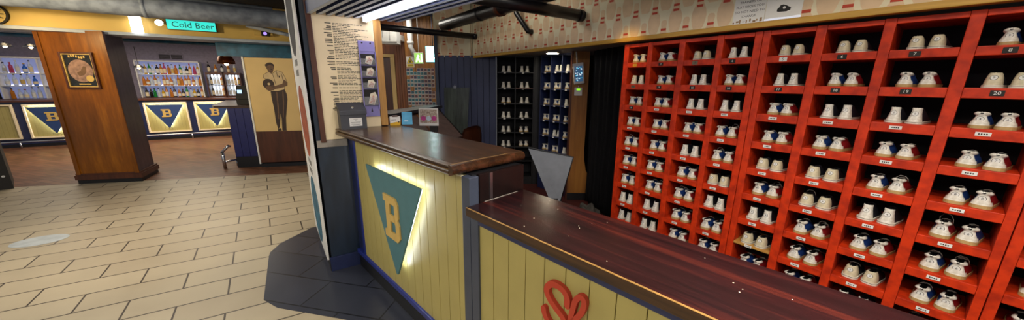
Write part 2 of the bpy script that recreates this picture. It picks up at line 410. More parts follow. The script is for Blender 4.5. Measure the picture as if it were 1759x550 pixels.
# rules poster on the pillar
t = thing('rules_poster', 'tall aged poster of small printed text on the pillar above the counter', 'poster', PIL @ T(.26, 0, 1.1))
bm = NB(); box(bm, .066, .473, -.012, -.001, 1.108, 2.06); obj('board', bm, 'oldpaper', t, PIL)
bm = NB(); box(bm, .03, .066, -.022, 0, 1.09, 2.1, 0, .003); obj('frame_strip', bm, 'coldark', t, PIL)['label'] = 'dark wooden edge strip'
bm = NB(); box(bm, .474, .527, -.03, 0, 1.196, 2.06, 0, .004); obj('frame_strip', bm, 'timber', t, PIL)['label'] = 'pale timber edge strip'
bm = NB(); random.seed(3); z = 1.955; k = 0
while z > 1.32:
    gap = random.random() < .10
    if not gap:
        w = random.choice([.03, .04, .05, .035]);
        if random.random() < .62: box(bm, .185-w, .185, -.0128, -.012, z, z+.006)
        x = .193; end = .193+random.choice([.1, .13, .16, .18, .2, .24, .25])
        while x < end-.01:
            ww = random.uniform(.008, .028); box(bm, x, min(x+ww, end), -.0128, -.012, z+.001, z+.0055); x += ww+.004
    z -= .0112
obj('printed_text', bm, 'ink', t, PIL)
# printed board with three round pictures on the pillar's other side
t = thing('picture_board', 'tall white narrow board with three round food pictures on pillar side', 'sign', T(-3.28, .235, .1))
bm = NB(); box(bm, -3.71, -2.862, .212, .226, .1, 2.6, 0, .002); obj('board', bm, 'white', t)
for z, c1, c2, nm in ((2.04, '#2a2426', '#161316', 'dark round picture'), (1.21, '#a5502b', '#6e2a16', 'orange round picture'), (.42, '#2d6f86', '#16313f', 'blue round picture')):
    bm = NB(); disc(bm, (-3.28, .212, z), .30, 'y', .0015, 40); p = obj('round_picture', bm, mat(nm, c1, .7, var=.3, scale=22, c2=c2), t); p['label'] = nm
random.seed(5); capm = mat('grey_caption_print', '#8d8a84', .6)
for zc in (1.64, .81):
    for r_ in (.05, -.03):
        bm = NB(); x = -3.42
        while x < -3.16:
            w = .022
            box(bm, x, x+.006, .2108, .212, zc+r_-.025, zc+r_+.025); box(bm, x, x+w, .2108, .212, zc+r_+.018, zc+r_+.025)
            if random.random() < .6: box(bm, x, x+w, .2108, .212, zc+r_-.003, zc+r_+.003)
            if random.random() < .5: box(bm, x+w-.006, x+w, .2108, .212, zc+r_-.025, zc+r_+.02)
            x += .036
        obj('caption', bm, capm, t)

# ================================================================== tall counter
t = thing('serving_counter', 'tall mustard boarded serving counter with blue frame beside the pillar', 'counter', C @ T(-1.95, 1.0, 0))
bm = NB(); x = -2.54; box(bm, -2.54, -1.192, .862, .88, .16, 1.128, 1)
pit = .0965; x = -1.192-.045
box(bm, x+.0015, -1.192, .85, .862, .16, 1.128, 0, .0025)
while x > -2.54:
    a = max(x-pit, -2.54); box(bm, a+.0015, x-.0015, .85, .862, .16, 1.128, 0, .0025); x -= pit
obj('boarded_front', bm, ['yellow', 'groove'], t, C)
bm = NB(); box(bm, -2.54, -1.192, .848, .862, 1.124, 1.1295); obj('top_edge', bm, 'cream_edge', t, C)
bm = NB(); prism(bm, [(-2.735,.88),(-2.66,1.2),(-1.15,1.2),(-1.15,.88)], 0, 1.135); obj('carcass', bm, 'black', t, C)
bm = NB(); prism(bm, [(-2.738,.87),(-2.54,.858),(-2.54,.88),(-2.736,.88)], .15, 1.13); obj('side_strip', bm, 'navy', t, C)
bm = NB(); box(bm, -2.575, -2.54, .845, .86, .15, 1.13, 0, .003); obj('frame_strip', bm, 'brightblue', t, C)
bm = NB(); box(bm, -2.70, -1.13, .835, .88, .135, .172, 0, .006); obj('base_trim', bm, 'brightblue', t, C)
bm = NB(); box(bm, -2.72, -1.13, .856, .9, 0, .135); obj('kickboard', bm, 'black', t, C)
bm = NB(); box(bm, -1.188, -1.128, .846, .90, .0, 1.13, 0, .003); obj('corner_post', bm, 'slate', t, C)
bm = NB(); box(bm, -1.15, -1.128, .905, 1.2, .0, 1.135); p = obj('end_panel', bm, 'endwood', t, C)
bm = NB(); box(bm, -1.128, -1.1235, .965, .982, 1.001, 1.135); obj('metal_strip', bm, 'steel', p, C)
t = thing('tall_worktop', 'dark glossy wooden worktop of the tall counter with rounded moulded edge', 'worktop', C @ T(-1.95, 1.0, 1.14))
bm = NB(); prism(bm, [(-2.752,.815),(-1.20,.815),(-1.20,1.25),(-2.655,1.25)], 1.141, 1.19); obj('slab', bm, 'toptall', t, C)
# moulded front nosing and bullnose end
def prof_sweep(bm, prof, a, b, F2=None):
    """prof: list of (depth,z); swept from point a to point b (xy), depth measured to the right-hand normal"""
    a = Vector(a); b = Vector(b); d = (b-a).normalized(); n = Vector((d.y, -d.x))
    ra = [bm.verts.new((a.x+n.x*p[0], a.y+n.y*p[0], p[1])) for p in prof]; rb = [bm.verts.new((b.x+n.x*p[0], b.y+n.y*p[0], p[1])) for p in prof]
    k = len(prof)
    for i in range(k):
        f = bm.faces.new((ra[i], rb[i], rb[(i+1) % k], ra[(i+1) % k])); f.smooth = False
    bm.faces.new(ra[::-1]); bm.faces.new(rb)
bm = NB(); prof_sweep(bm, [(0,1.141),(.022,1.141),(.03,1.148),(.03,1.160),(.025,1.166),(.016,1.168),(.016,1.173),(.026,1.178),(.028,1.184),(.023,1.19),(0,1.19)], (-2.752,.815), (-1.20,.815)); obj('front_nosing', bm, 'topedge', t, C)
bm = NB(); box(bm, -2.745, -1.172, .7865, .7925, 1.167, 1.1685); obj('worn_line', bm, 'brass', t, C)
bm = NB(); prof_sweep(bm, [(0,1.141)]+[(.008+.026*math.cos(q), 1.1655+.0245*math.sin(q)) for q in [R(a) for a in range(-90, 91, 15)]]+[(0,1.19)], (-1.20,.786), (-1.20,1.25)); p = obj('end_nosing', bm, 'toptall', t, C)
bm = NB(); box(bm, -1.199, -1.194, .80, 1.15, 1.1895, 1.1908); obj('worn_line', bm, 'brass', t, C)

# pennant with backlight on the tall counter
def pennant(F, w, h, matname, label, group=None, bw=.2, bh=.29, gl=30, d=.045, bz=-.42, cord=True):
    """triangle hung point down; F origin = middle of its top edge, lying on the board surface"""
    t = thing('pennant', label, 'pennant', F, group)
    bm = NB(); prism(bm, [(-w/2, 0), (w/2, 0), (.012*w, -h), (-.012*w, -h)], -d-.012, -d, 0, 'y'); obj('backing', bm, matname, t, F)
    bm = NB(); letter_B(bm, F.inverted() @ F @ T(-bw/2, 0, bz*h-bh/2), bw, bh, -d-.022, -d-.012); obj('letter_plate', bm, 'gold', t, F)
    bm = NB()
    s = .93; zc = -h*.33
    tri = [(-w/2*s, zc+(0-zc)*s), (w/2*s, zc+(0-zc)*s), (0, zc+(-h-zc)*s)]
    for i in range(3):
        a, b = Vector(tri[i]), Vector(tri[(i+1) % 3]); tube(bm, [(a.x, -d*.8, a.y), (b.x, -d*.8, b.y)], .006, 6)
    obj('light_strip', bm, emis('pennant_led_%g' % gl, '#f2f6ff', gl), t, F)
    return t
pennant(C @ T(-1.850, .85, 1.004), .735, .665, 'teal', 'large teal backlit pennant with gold letter B on the tall counter front', bw=.2, bh=.285, gl=16, d=.042, bz=-.415)

# ================================================================== low counter
t = thing('low_counter', 'low mustard boarded counter with blue frame in front of red rack', 'counter', C @ T(0, 1.0, 0))
bm = NB(); x = -1.075; box(bm, -1.075, 1.2, .868, .88, .13, .93, 1)
while x < 1.2:
    b = min(x+.0965, 1.2); box(bm, x+.0015, b-.0015, .856, .868, .13, .93, 0, .0025); x += .0965
obj('boarded_front', bm, ['yellow', 'groove'], t, C)
bm = NB(); box(bm, -1.125, -1.07, .846, .90, 0, .962, 0, .003); obj('frame_post', bm, 'slate', t, C)
bm = NB(); box(bm, -1.07, 1.2, .846, .88, .924, .962, 0, .003); obj('frame_rail', bm, 'navy', t, C)
bm = NB(); box(bm, -1.07, 1.2, .835, .88, .0, .13, 0, .004); obj('base_trim', bm, 'brightblue', t, C)
bm = NB(); box(bm, -1.10, 1.2, .88, 1.16, 0, .962); obj('carcass', bm, 'black', t, C)
t = thing('low_worktop', 'long dark red-brown worktop of the low counter with worn front edge', 'worktop', C @ T(0, 1.0, .962))
bm = NB(); box(bm, -1.1235, 1.2, .824, 1.197, .9625, 1.0); obj('slab', bm, 'top', t, C)
bm = NB(); box(bm, -1.1235, 1.2, .818, .824, .9625, .9985, 0, .002); obj('front_edge', bm, 'topedge', t, C)
bm = NB(); box(bm, -1.1235, 1.2, .8185, .8265, .9992, 1.0008); obj('worn_line', bm, 'brass', t, C)
bm = NB(); tube(bm, [(-1.122, .93, 1.001), (-1.122, 1.15, 1.001)], .0018, 6); obj('sealant_bead', bm, 'soffit', t, C)
bm = NB(); random.seed(11)
for _ in range(26):
    x, y, r_ = random.uniform(-1.0, .9), random.uniform(.85, 1.17), random.uniform(.0008, .0022); disc(bm, (x, y, 1.0), r_, 'z', .0004, 8)
obj('paint_specks', bm, 'cream', t, C)
# red script lettering
t = thing('script_sign', 'red script lettering fixed to the low mustard counter front', 'sign', C @ T(-.58, .856, .6))
S_ = [(-.569,.788),(-.571,.818),(-.586,.837),(-.615,.845),(-.643,.838),(-.66,.817),(-.66,.794),(-.645,.772),(-.616,.75),(-.585,.73),(-.575,.70),(-.592,.672),(-.622,.664),(-.65,.676),(-.668,.7),(-.673,.72)]
bm = NB(); stroke(bm, S_, .024, .838, .8555); obj('letter_s', bm, 'redprint', t, C)
H_ = [(-.556,.66),(-.552,.743),(-.544,.792),(-.536,.827),(-.522,.847),(-.507,.848),(-.502,.829),(-.51,.795),(-.528,.761),(-.545,.735)]
bm = NB(); stroke(bm, H_, .02, .838, .8555); stroke(bm, [(-.55,.71),(-.53,.732),(-.515,.722),(-.512,.68),(-.505,.665),(-.49,.672)], .02, .838, .8553); obj('letter_h', bm, 'redprint', t, C)

# ================================================================== things on the tall counter
t = thing('suggestion_box', 'charcoal metal suggestion box with sloping lid and lock on tall worktop', 'box', C @ T(-2.62, .93, 1.19))
bx = FR(-2.725, .405, 92) @ T(0, 0, 1.19)
bm = NB(); prism(bm, [(0,0),(.09,0),(.09,.185),(.0,.135)], .0, .185, 0, 'x')
body = obj('body', bm, 'boxgrey', t, bx)
bm = NB(); hexa(bm, [(-.004,-.006,.135),(.189,-.006,.135),(.189,.09,.188),(-.004,.09,.188),(-.004,-.006,.143),(.189,-.006,.143),(.189,.09,.196),(-.004,.09,.196)]); lid = obj('lid', bm, 'boxgrey', t, bx)
bm = NB(); box(bm, -.004, .189, -.008, -.001, .108, .14, 0, .002); obj('lid_flap', bm, 'boxgrey', lid, bx)
bm = NB(); tube(bm, [(.095,.02,.146),(.095,.012,.166)], .009, 14); obj('lock', bm, 'chrome', t, bx)
bm = NB(); box(bm, .06, .15, -.0012, -.0002, .022, .085); lb = obj('paper_label', bm, 'paper', t, bx)
bm = NB()
for i, (z, w) in enumerate(((.076,.03),(.066,.012),(.052,.07),(.046,.06),(.036,.068),(.03,.05))): box(bm, .105-w/2, .105+w/2, -.0016, -.0012, z-.001, z+.001)
obj('printed_lines', bm, 'ink', lb, bx)
# lilac leaflet holder on the poster
t = thing('leaflet_holder', 'lilac wall leaflet rack with four clear pockets on text poster', 'leaflet holder', PIL @ T(.41, -.014, 1.27))
bm = NB(); box(bm, .352, .47, -.022, -.0135, 1.272, 1.85, 0, .003)
for s in (.352, .464): box(bm, s, s+.006, -.045, -.0135, 1.33, 1.77)
obj('back_panel', bm, 'purple', t, PIL)
for x in (.38, .44):
    bm = NB(); tube(bm, [(x, -.022, 1.835), (x, -.026, 1.835)], .006, 10); obj('screw', bm, 'ink', t, PIL)
bm = NB(); box(bm, .352, .47, -.026, -.022, 1.775, 1.81); obj('header_strip', bm, 'purple', t, PIL)
PK = [(1.675, 1.755), (1.585, 1.665), (1.495, 1.575), (1.365, 1.485)]
for z0, z1 in PK:
    bm = NB(); box(bm, .359, .463, -.0235, -.022, z0, z1); obj('pocket_back', bm, 'ink', t, PIL)
    bm = NB(); box(bm, .359, .463, -.048, -.0465, z0, z0+(z1-z0)*.55); box(bm, .359, .463, -.0465, -.022, z0-.002, z0); obj('pocket', bm, 'clear', t, PIL)
bm = NB(); prism(bm, [(.405,1.31),(.412,1.345),(.419,1.31)], -.0235, -.022, 0, 'y'); obj('emblem', bm, 'ink', t, PIL)
for i, (z0, z1) in enumerate(PK):
    F = PIL @ T(.412, -.036, z0) @ Matrix.Rotation(R(14), 4, 'Y')
    t2 = thing('leaflet', f"folded picture leaflet in the {['top','second','third','bottom'][i]} pocket of the lilac rack", 'leaflet', F, 'leaflets in lilac holder')
    hh = (z1-z0)*.88
    bm = NB(); prism(bm, [(-.026,.004),(.02,.004),(.026,hh*.75),(.005,hh),(-.026,hh*.8)], -.003, .0, 0, 'y'); obj('cover', bm, 'leafcream', t2, F)
    bm = NB(); prism(bm, [(-.018,.012),(.014,.012),(.018,hh*.6),(-.006,hh*.75)], -.0036, -.003, 0, 'y'); obj('picture', bm, 'leaf', t2, F)
# card stand and blue leaflet at the far end of the worktop
F = FR(-2.80, .785, 84) @ T(0, 0, 1.19)
t = thing('card_stand', 'white and yellow card upright on the tall worktop by timber edge', 'card', F)
bm = NB(); box(bm, 0, .085, 0, .004, 0, .075); bd = obj('card', bm, 'paper', t, F)
bm = NB(); prism(bm, [(.0,0),(.085,0),(.085,.03),(.03,.024),(0,.016)], -.0006, 0, 0, 'y'); obj('yellow_band', bm, mat('yellow_print', '#d9a91e', .6), bd, F)
bm = NB(); box(bm, .012, .05, -.0006, 0, .042, .048); obj('printed_text', bm, 'ink', bd, F)
bm = NB(); disc(bm, (.07, 0, .026), .006, 'y', .0009, 12); obj('printed_mark', bm, 'ink', bd, F)
bm = NB(); box(bm, .02, .065, -.01, .012, .072, .082, 0, .003); obj('clip', bm, 'coldark', t, F)
F = FR(-2.785, .88, 70) @ T(0, 0, 1.19) @ Matrix.Rotation(R(-16), 4, 'X')
t = thing('leaflet_stand', 'blue leaflet leaning beside the white and yellow card', 'leaflet', F)
bm = NB(); box(bm, 0, .085, 0, .003, .002, .11); obj('sheet', bm, mat('blue_leaflet_print', '#3f93b8', .5, var=.1), t, F)
bm = NB(); box(bm, .02, .05, -.0006, 0, .03, .036); obj('printed_text', bm, 'paper', t, F)
# ================================================================== bowling shoes: heel towards -y at y=0, toe towards +y
def shoe_proto(kind, side):
    """kind: 'strap' (tan sole, flared white collar, red and blue sides), 'tall' (tapered white heel, white sole), 'boxy' (white sneaker heel)"""
    Lg = .2
    outl = [(0,.012),(.003,.019),(.008,.025),(.016,.029),(.03,.031),(.05,.030),(.07,.0305),(.095,.0325),(.12,.034),(.14,.034),(.16,.032),(.178,.026),(.191,.015),(.198,.006)]
    sh = {'strap': .016, 'tall': .012, 'boxy': .014}[kind]
    hh = {'strap': .082, 'tall': .086, 'boxy': .074}[kind]
    def wprof(q):   # width factor against height fraction at the heel
        if kind == 'strap': P = [(0,1.0),(.25,.88),(.5,.66),(.66,.55),(.72,.57),(.78,.82),(.86,.86),(.94,.74),(1,.52)]
        elif kind == 'tall': P = [(0,.92),(.3,.76),(.6,.62),(.85,.57),(.93,.62),(1,.58)]
        else: P = [(0,.95),(.3,.92),(.6,.84),(.85,.74),(.95,.66),(1,.6)]
        for (a, b), (c, d) in zip(P, P[1:]):
            if q <= c: return b+(d-b)*(q-a)/(c-a)
        return P[-1][1]
    def back(q):    # how far the heel leans at height q
        if kind == 'strap': return .004*q*0 + (.006*math.sin(q*math.pi*.8) if q < .75 else .004-.010*(q-.75)/.25)
        if kind == 'tall': return .010*q
        return .007*q
    def top(y):     # collar / instep height
        if y < .05: return hh - .10*max(0, y-.012)*(1 if kind != 'boxy' else .9)
        if y < .1: return hh-.004 - (y-.05)*.1
        if y < .14: return hh-.009-(y-.1)*.72
        return max(.034, hh-.038-(y-.14)*.5) if y < .185 else .03
    QO = [0,.12,.25,.4,.55,.68,.74,.8,.87,.94,1.0]
    rows = []
    mir = 1 if side == 'right' else -1
    for k, (y, w) in enumerate(outl):
        tz = top(y)
        open_ = .010 < y < .105
        f = max(0., min(1., (y-.02)/.09))       # blend from heel profile to a rounded vamp
        ring = []
        def wid(q):
            v = 1-(q**2.2)*.62 if q < 1 else .38
            return w*(wprof(q)*(1-f)+v*f)
        bl = 1-min(1, y/.05)
        for q in QO: ring.append((-wid(q), y+back(q)*bl, sh+(tz-sh)*q))
        wi = max(wid(1.0)-.004, .001)
        if open_:
            zi = max(sh+.012, .3*tz)
            ring += [(-wi, y+back(1)*bl, tz-.002), (-wi*.9, y, zi), (wi*.9, y, zi), (wi, y+back(1)*bl, tz-.002)]
        else:
            zc = tz+(.003 if y > .1 else 0)
            ring += [(-wi*.8, y+back(1)*bl, zc-.001), (-wi*.3, y+back(1)*bl, zc+.001), (wi*.3, y+back(1)*bl, zc+.001), (wi*.8, y+back(1)*bl, zc-.001)]
        for q in QO[::-1]: ring.append((wid(q), y+back(q)*bl, sh+(tz-sh)*q))
        rows.append(ring)
    n = len(rows[0]); nq = len(QO)
    groups = {'heel_counter': [], 'upper': [], 'side_panel_in': [], 'side_panel_out': [], 'lining': []}
    def cls(k, i):
        y = (outl[k][0]+outl[k+1][0])/2
        if nq <= i < nq+3 and y < .11: return 'lining'
        q = i if i < nq else n-2-i
        left = i < n/2
        if kind == 'strap':
            lim = .030-.012*math.sin(min(1, q/6)*math.pi) if q < 6 else .045
            if y < lim: return 'heel_counter'
            if y < .125 and q < 9 and not (nq-1 <= i < nq+4): return 'side_panel_in' if left == (side == 'right') else 'side_panel_out'
            return 'upper'
        if y < (.04 if kind == 'tall' else .06): return 'heel_counter'
        return 'upper'
    for k in range(len(rows)-1):
        for i in range(n-1): groups[cls(k, i)].append([rows[k][i], rows[k][i+1], rows[k+1][i+1], rows[k+1][i]])
    groups['heel_counter'].append(rows[0][::-1]); groups['upper'].append(rows[-1])
    root = thing('bowling_shoe', 'shoe', 'shoe', ID)
    mats = {'heel_counter': 'heelcream' if kind == 'boxy' else 'heelwhite', 'upper': 'shoedark', 'side_panel_in': 'shoeblue', 'side_panel_out': 'shoered', 'lining': 'lining'}
    for g, fs in groups.items():
        if not fs: continue
        bm = NB()
        for f in fs:
            vs = [bm.verts.new((p[0]*mir*mir, p[1], p[2])) for p in f]
            bm.faces.new(vs)
        bmesh.ops.remove_doubles(bm, verts=bm.verts, dist=1e-5)
        bmesh.ops.dissolve_degenerate(bm, edges=bm.edges, dist=1e-6)
        nm = 'side_panel' if g.startswith('side') else g
        o = smooth(obj(nm, bm, mats[g], root))
        if g == 'side_panel_in': o['label'] = 'blue leather side panel'
        elif g == 'side_panel_out': o['label'] = 'red leather side panel'
        elif g == 'heel_counter': o['label'] = 'pale leather heel'
    # sole
    bm = NB()
    e = 1.07 if kind == 'strap' else 1.1
    loop = [(-w*e, y) for y, w in outl]+[(w*e, y) for y, w in outl[::-1]]
    loop = [(x, y-.0025 if y < .004 else y) for x, y in loop]
    fs = prism(bm, loop, 0, sh)
    o = obj('sole', bm, 'soletan' if kind == 'strap' else 'solewhite', root); sm = o
    if kind != 'strap':
        bm = NB(); loop2 = [(x*1.012, y-.0006 if y < .03 else y) for x, y in loop]
        prism(bm, loop2, sh*.62, sh*.76); obj('sole_stripe', bm, 'ink', sm)
    # size disc and small marks on the heel
    zc = {'strap': .047, 'tall': .055, 'boxy': .05}[kind]
    q = (zc-sh)/(hh-sh); yb = back(q)-.0006
    tilt = {'strap': 4, 'tall': -8, 'boxy': -7}[kind]
    Fd = T(0, yb, zc) @ Matrix.Rotation(R(tilt), 4, 'X')
    bm = NB(); disc(bm, (0, 0, 0), .0122, 'y', .0008, 22); bm.transform(Fd); dk = obj('size_ring', bm, 'ink', root)
    bm = NB(); disc(bm, (0, -.0008, 0), .0108, 'y', .0004, 22); bm.transform(Fd); obj('disc_face', bm, 'paper', dk)
    if kind == 'strap':
        bm = NB(); box(bm, -.005, .005, -.0008, 0, -.003, .003, 0); bm.transform(T(.001, back(.9)-.0012, hh*.93)); obj('collar_tab', bm, 'ink', root)
    # laces
    bm = NB()
    for i in range(4):
        y = .088+i*.013; z = top(y)+.003; tube(bm, [(-.013, y, z-.004), (0, y+.003, z+.001), (.013, y+.006, z-.004)], .0017, 6)
    obj('lace', bm, 'lace' if kind == 'strap' else 'lacedark', root)
    return root
LOOP = None
protos = {}
for k_ in ('strap', 'tall', 'boxy'):
    for s_ in ('left', 'right'): protos[k_, s_] = shoe_proto(k_, s_)
# a longer loose lace standing up out of some shoes
def loose_lace(root_parent, h):
    bm = NB(); tube(bm, [(-.016,.07,.06), (-.018,.065,.06+h*.6), (-.006,.062,.06+h), (.012,.064,.06+h*.95), (.022,.07,.06+h*.5), (.024,.078,.058)], .0016, 6); return bm
num_mesh = {}
def size_num(n):
    if n not in num_mesh:
        bm = NB(); text(bm, str(n), .011, T(0, -.0014, 0), 0, .0004); num_mesh[n] = bm
    return num_mesh[n]
used = {}
numtpl = {}
def place_shoe(kind, side, F, label, group, size, sc=1.0):
    key = (kind, side)
    p = protos[key]
    if key not in used:
        used[key] = True; o = p; o.location = F.to_translation(); o.rotation_euler = F.to_euler(); o['label'] = label; o['group'] = group
    else: o = dup(p, F, label, group)
    o.scale = (sc, sc, sc)
    nk = (kind, side, size)
    if nk not in numtpl:
        zc = {'strap': .047, 'tall': .055, 'boxy': .05}[kind]; ring = [c for c in kids(p) if c.name.startswith('size_ring')][0]
        bm = NB(); text(bm, str(size), .015, T(0, 0, 0), 0, .0003)
        vs = [v.co for v in ring.data.vertices]; c = sum(vs, Vector())/len(vs); yf = min(v.y for v in vs)
        tilt = {'strap': 4, 'tall': -8, 'boxy': -7}[kind]
        bm.transform(T(0, c.y-.0013, c.z) @ Matrix.Rotation(R(tilt), 4, 'X'))
        me = bpy.data.meshes.new('size_number'); bm.to_mesh(me); bm.free(); me.materials.append(M['ink']); numtpl[nk] = me
    n = bpy.data.objects.new('size_number', numtpl[nk]); COL.objects.link(n); n.parent = o
    return o

# ================================================================== red pigeonhole rack
D_ = 2.5
XL = [v*D_ for v in (-.702,-.616,-.513,-.411,-.308,-.207,-.107,-.006,.106,.208)]
XR = [v*D_ for v in (-.632,-.531,-.427,-.341,-.225,-.123,-.023,.079,.190,.292)]
# floor and ceiling heights of each row
RB = [1.55+D_*v for v in (.068,-.0022,-.0725,-.1435,-.2145,-.2845,-.3555,-.4265,-.4975,-.5685)]
RT = [1.55+D_*v for v in (.117,.052,-.0205,-.091,-.1615,-.2325,-.302,-.373,-.444,-.515)]
units = [(0, 3), (4, 7), (8, 9)]
edges = [(-1.80, -.8115), (-.8085, .2285), (.2315, .78)]
TYPES = ["SSBTBBBS", "TSTSTSSB", "SSTTSTTS", "SSSSSSSS", "SSTSBBSS", "SSSBSBTS", "SSSTTSSS", "TTSSBSBS", "TTSSSSTS", "STSTSSTS"]
KN = {'S': 'strap', 'T': 'tall', 'B': 'boxy'}
DESC = {'strap': 'tan-soled', 'tall': 'tapered white-heeled', 'boxy': 'boxy cream-heeled'}
YF = 2.5; YD = 2.80
random.seed(21)
lab_small = None
for ui, (c0, c1) in enumerate(units):
    ex0, ex1 = edges[ui]
    t = thing('shoe_rack', ['left unit of the red wooden shoe pigeonhole rack, beside black curtain', 'middle unit of the red wooden shoe pigeonhole rack', 'right unit of the red wooden shoe pigeonhole rack, cut by frame edge'][ui], 'shoe rack', T((ex0+ex1)/2, 2.65, 0), 'red shoe racks')
    xs = [ex0]+[v for c in range(c0, c1+1) for v in (XL[c], XR[c])]+[ex1]
    for i in range(0, len(xs), 2):
        bm = NB(); box(bm, xs[i], xs[i+1], YF, YD, 0, 1.87, 0, .004); obj('upright', bm, 'redpaint', t)
    for c in range(c0, c1+1):
        x0, x1 = XL[c]+.0005, XR[c]-.0005
        bm = NB(); box(bm, x0, x1, YF, YD, RT[0], 1.868, 0, .003); obj('top_rail', bm, 'redpaint', t)
        for r in range(10):
            lo = RT[r+1] if r < 9 else 0
            if (r, c) == (7, 4): continue
            bm = NB()
            if (r, c) == (6, 3): box(bm, x0, x1, YF, YD, RB[r]-.014, RB[r], 0, .002)
            else: box(bm, x0, x1, YF+.0008, YD, lo, RB[r], 0, .003)
            obj('shelf', bm, 'redpaint', t)
    if ui == 1:
        bm = NB(); box(bm, XL[4]+.0005, XR[4]-.0005, YF, YD, RB[7]-.014, RB[7], 0, .002); obj('replacement_shelf', bm, 'timber', t)['label'] = 'bare pale wood replacement shelf'
    bm = NB(); box(bm, ex0, ex1, YD, YD+.012, 0, 1.87); obj('back_board', bm, 'cubback', t)
    # number plates
    for r in range(10):
        for c in range(c0, min(c1, 8)+1):
            if (r, c) == (6, 3): continue
            cx = XL[c]+(XR[c]-XL[c])*(.42 if r != 0 else .40); zc = RB[r]-.0215 if (r, c) != (7, 4) else RB[r]-.007
            bm = NB()
            dark = r < 2
            special = {(0, 0): 'goldplate', (0, 2): 'dullplate', (0, 4): 'paper', (1, 0): 'dullplate', (2, 0): 'ink'}.get((r, c))
            if dark or special: box(bm, cx-.0185, cx+.0185, YF-.0022, YF, zc-.012, zc+.012, 0)
            else: box(bm, cx-.021, cx+.021, YF-.0022, YF, zc-.0085, zc+.0085, 0, .001)
            if special == 'goldplate' and 'goldplate' not in M: M['goldplate'] = mat('yellow_number_plate', '#d0a018', .4, var=.2)
            if special == 'dullplate' and 'dullplate' not in M: M['dullplate'] = mat('worn_number_plate', '#6d6650', .6, var=.2)
            pl = obj('number_plate', bm, special or ('ink' if dark else 'paper'), t)
            bm = NB()
            if dark: text(bm, str(c+1 if r == 0 else 13+c), .02, T(cx, YF-.0023, zc), 0, .0006); mm = 'ink' if special else 'paper'
            elif r == 2 and c == 0: text(bm, '25', .016, T(cx, YF-.0023, zc), 0, .0006); mm = 'paper'
            else:
                for i in range(4): box(bm, cx-.013+i*.0068, cx-.0085+i*.0068, YF-.0026, YF-.0021, zc-.003, zc+.003)
                mm = 'ink'
            obj('numeral', bm, mm, pl)
    # shoes
    for c in range(c0, min(c1, 8)+1):
        for r in range(9):
            if c == 8 and r < 4: continue
            kind = KN[TYPES[r][c] if c < 8 else 'S']
            w = XR[c]-XL[c]; pc = XL[c]+w*random.uniform(.48, .51) if w > .19 else XL[c]+w*.475
            z = RB[r]+.0006
            size = random.choice([3,4,5,6,7,8,9])
            ys = random.uniform(.014, .026)
            sc = .80+.20*min(1, r/5.5)+.02*(c > 4); sc = min(sc, 1.0)
            gp = (.0378+random.uniform(0, .003))*sc
            yaw = random.uniform(-8, -5) if w > .19 else -2.5
            for s_, sg in (('left', -1), ('right', 1)):
                ps = s_
                F = FR(pc+sg*gp, YF+ys+random.uniform(-.003, .003), yaw-sg*random.uniform(-.5, 1.5), z)
                kk = protos[kind, ('right' if s_ == 'left' else 'left') if (r, c) == (5, 7) else s_]
                place_shoe(kind, ('right' if s_ == 'left' else 'left') if (r, c) == (5, 7) else s_, F,
                           f"{s_} {DESC[kind]} bowling shoe, {ORD[c+1]} cubby from left, {ORD[r+1]} row of red rack", 'shoes in the red rack', size, sc)
# loose laces sticking up
lacebm = {}
def add_loop(lbl, h):
    for o in list(bpy.data.objects):
        if o.get('label') == lbl:
            key = round(h, 3)
            if key not in lacebm:
                bm = loose_lace(None, h); me = bpy.data.meshes.new('loose_lace'); bm.to_mesh(me); bm.free(); me.materials.append(M['lace']); lacebm[key] = me
            n = bpy.data.objects.new('loose_lace', lacebm[key]); COL.objects.link(n); n.parent = o; return
lbls = {o['label']: o for o in bpy.data.objects if o.get('group') == 'shoes in the red rack'}
for c, r, s_, h in ((8,6,'left',.05),(4,4,'right',.04),(4,5,'left',.035),(1,5,'left',.035),(5,6,'right',.04),(6,7,'right',.035),(8,7,'left',.03),(8,7,'right',.035),(7,8,'left',.02),(3,7,'left',.03),(8,8,'left',.03),(6,6,'left',.03),(7,5,'right',.03),(2,7,'right',.03)):
    for L_ in lbls:
        if L_.startswith(s_) and f"{ORD[c]} cubby" in L_ and f"{ORD[r]} row" in L_: add_loop(L_, h)

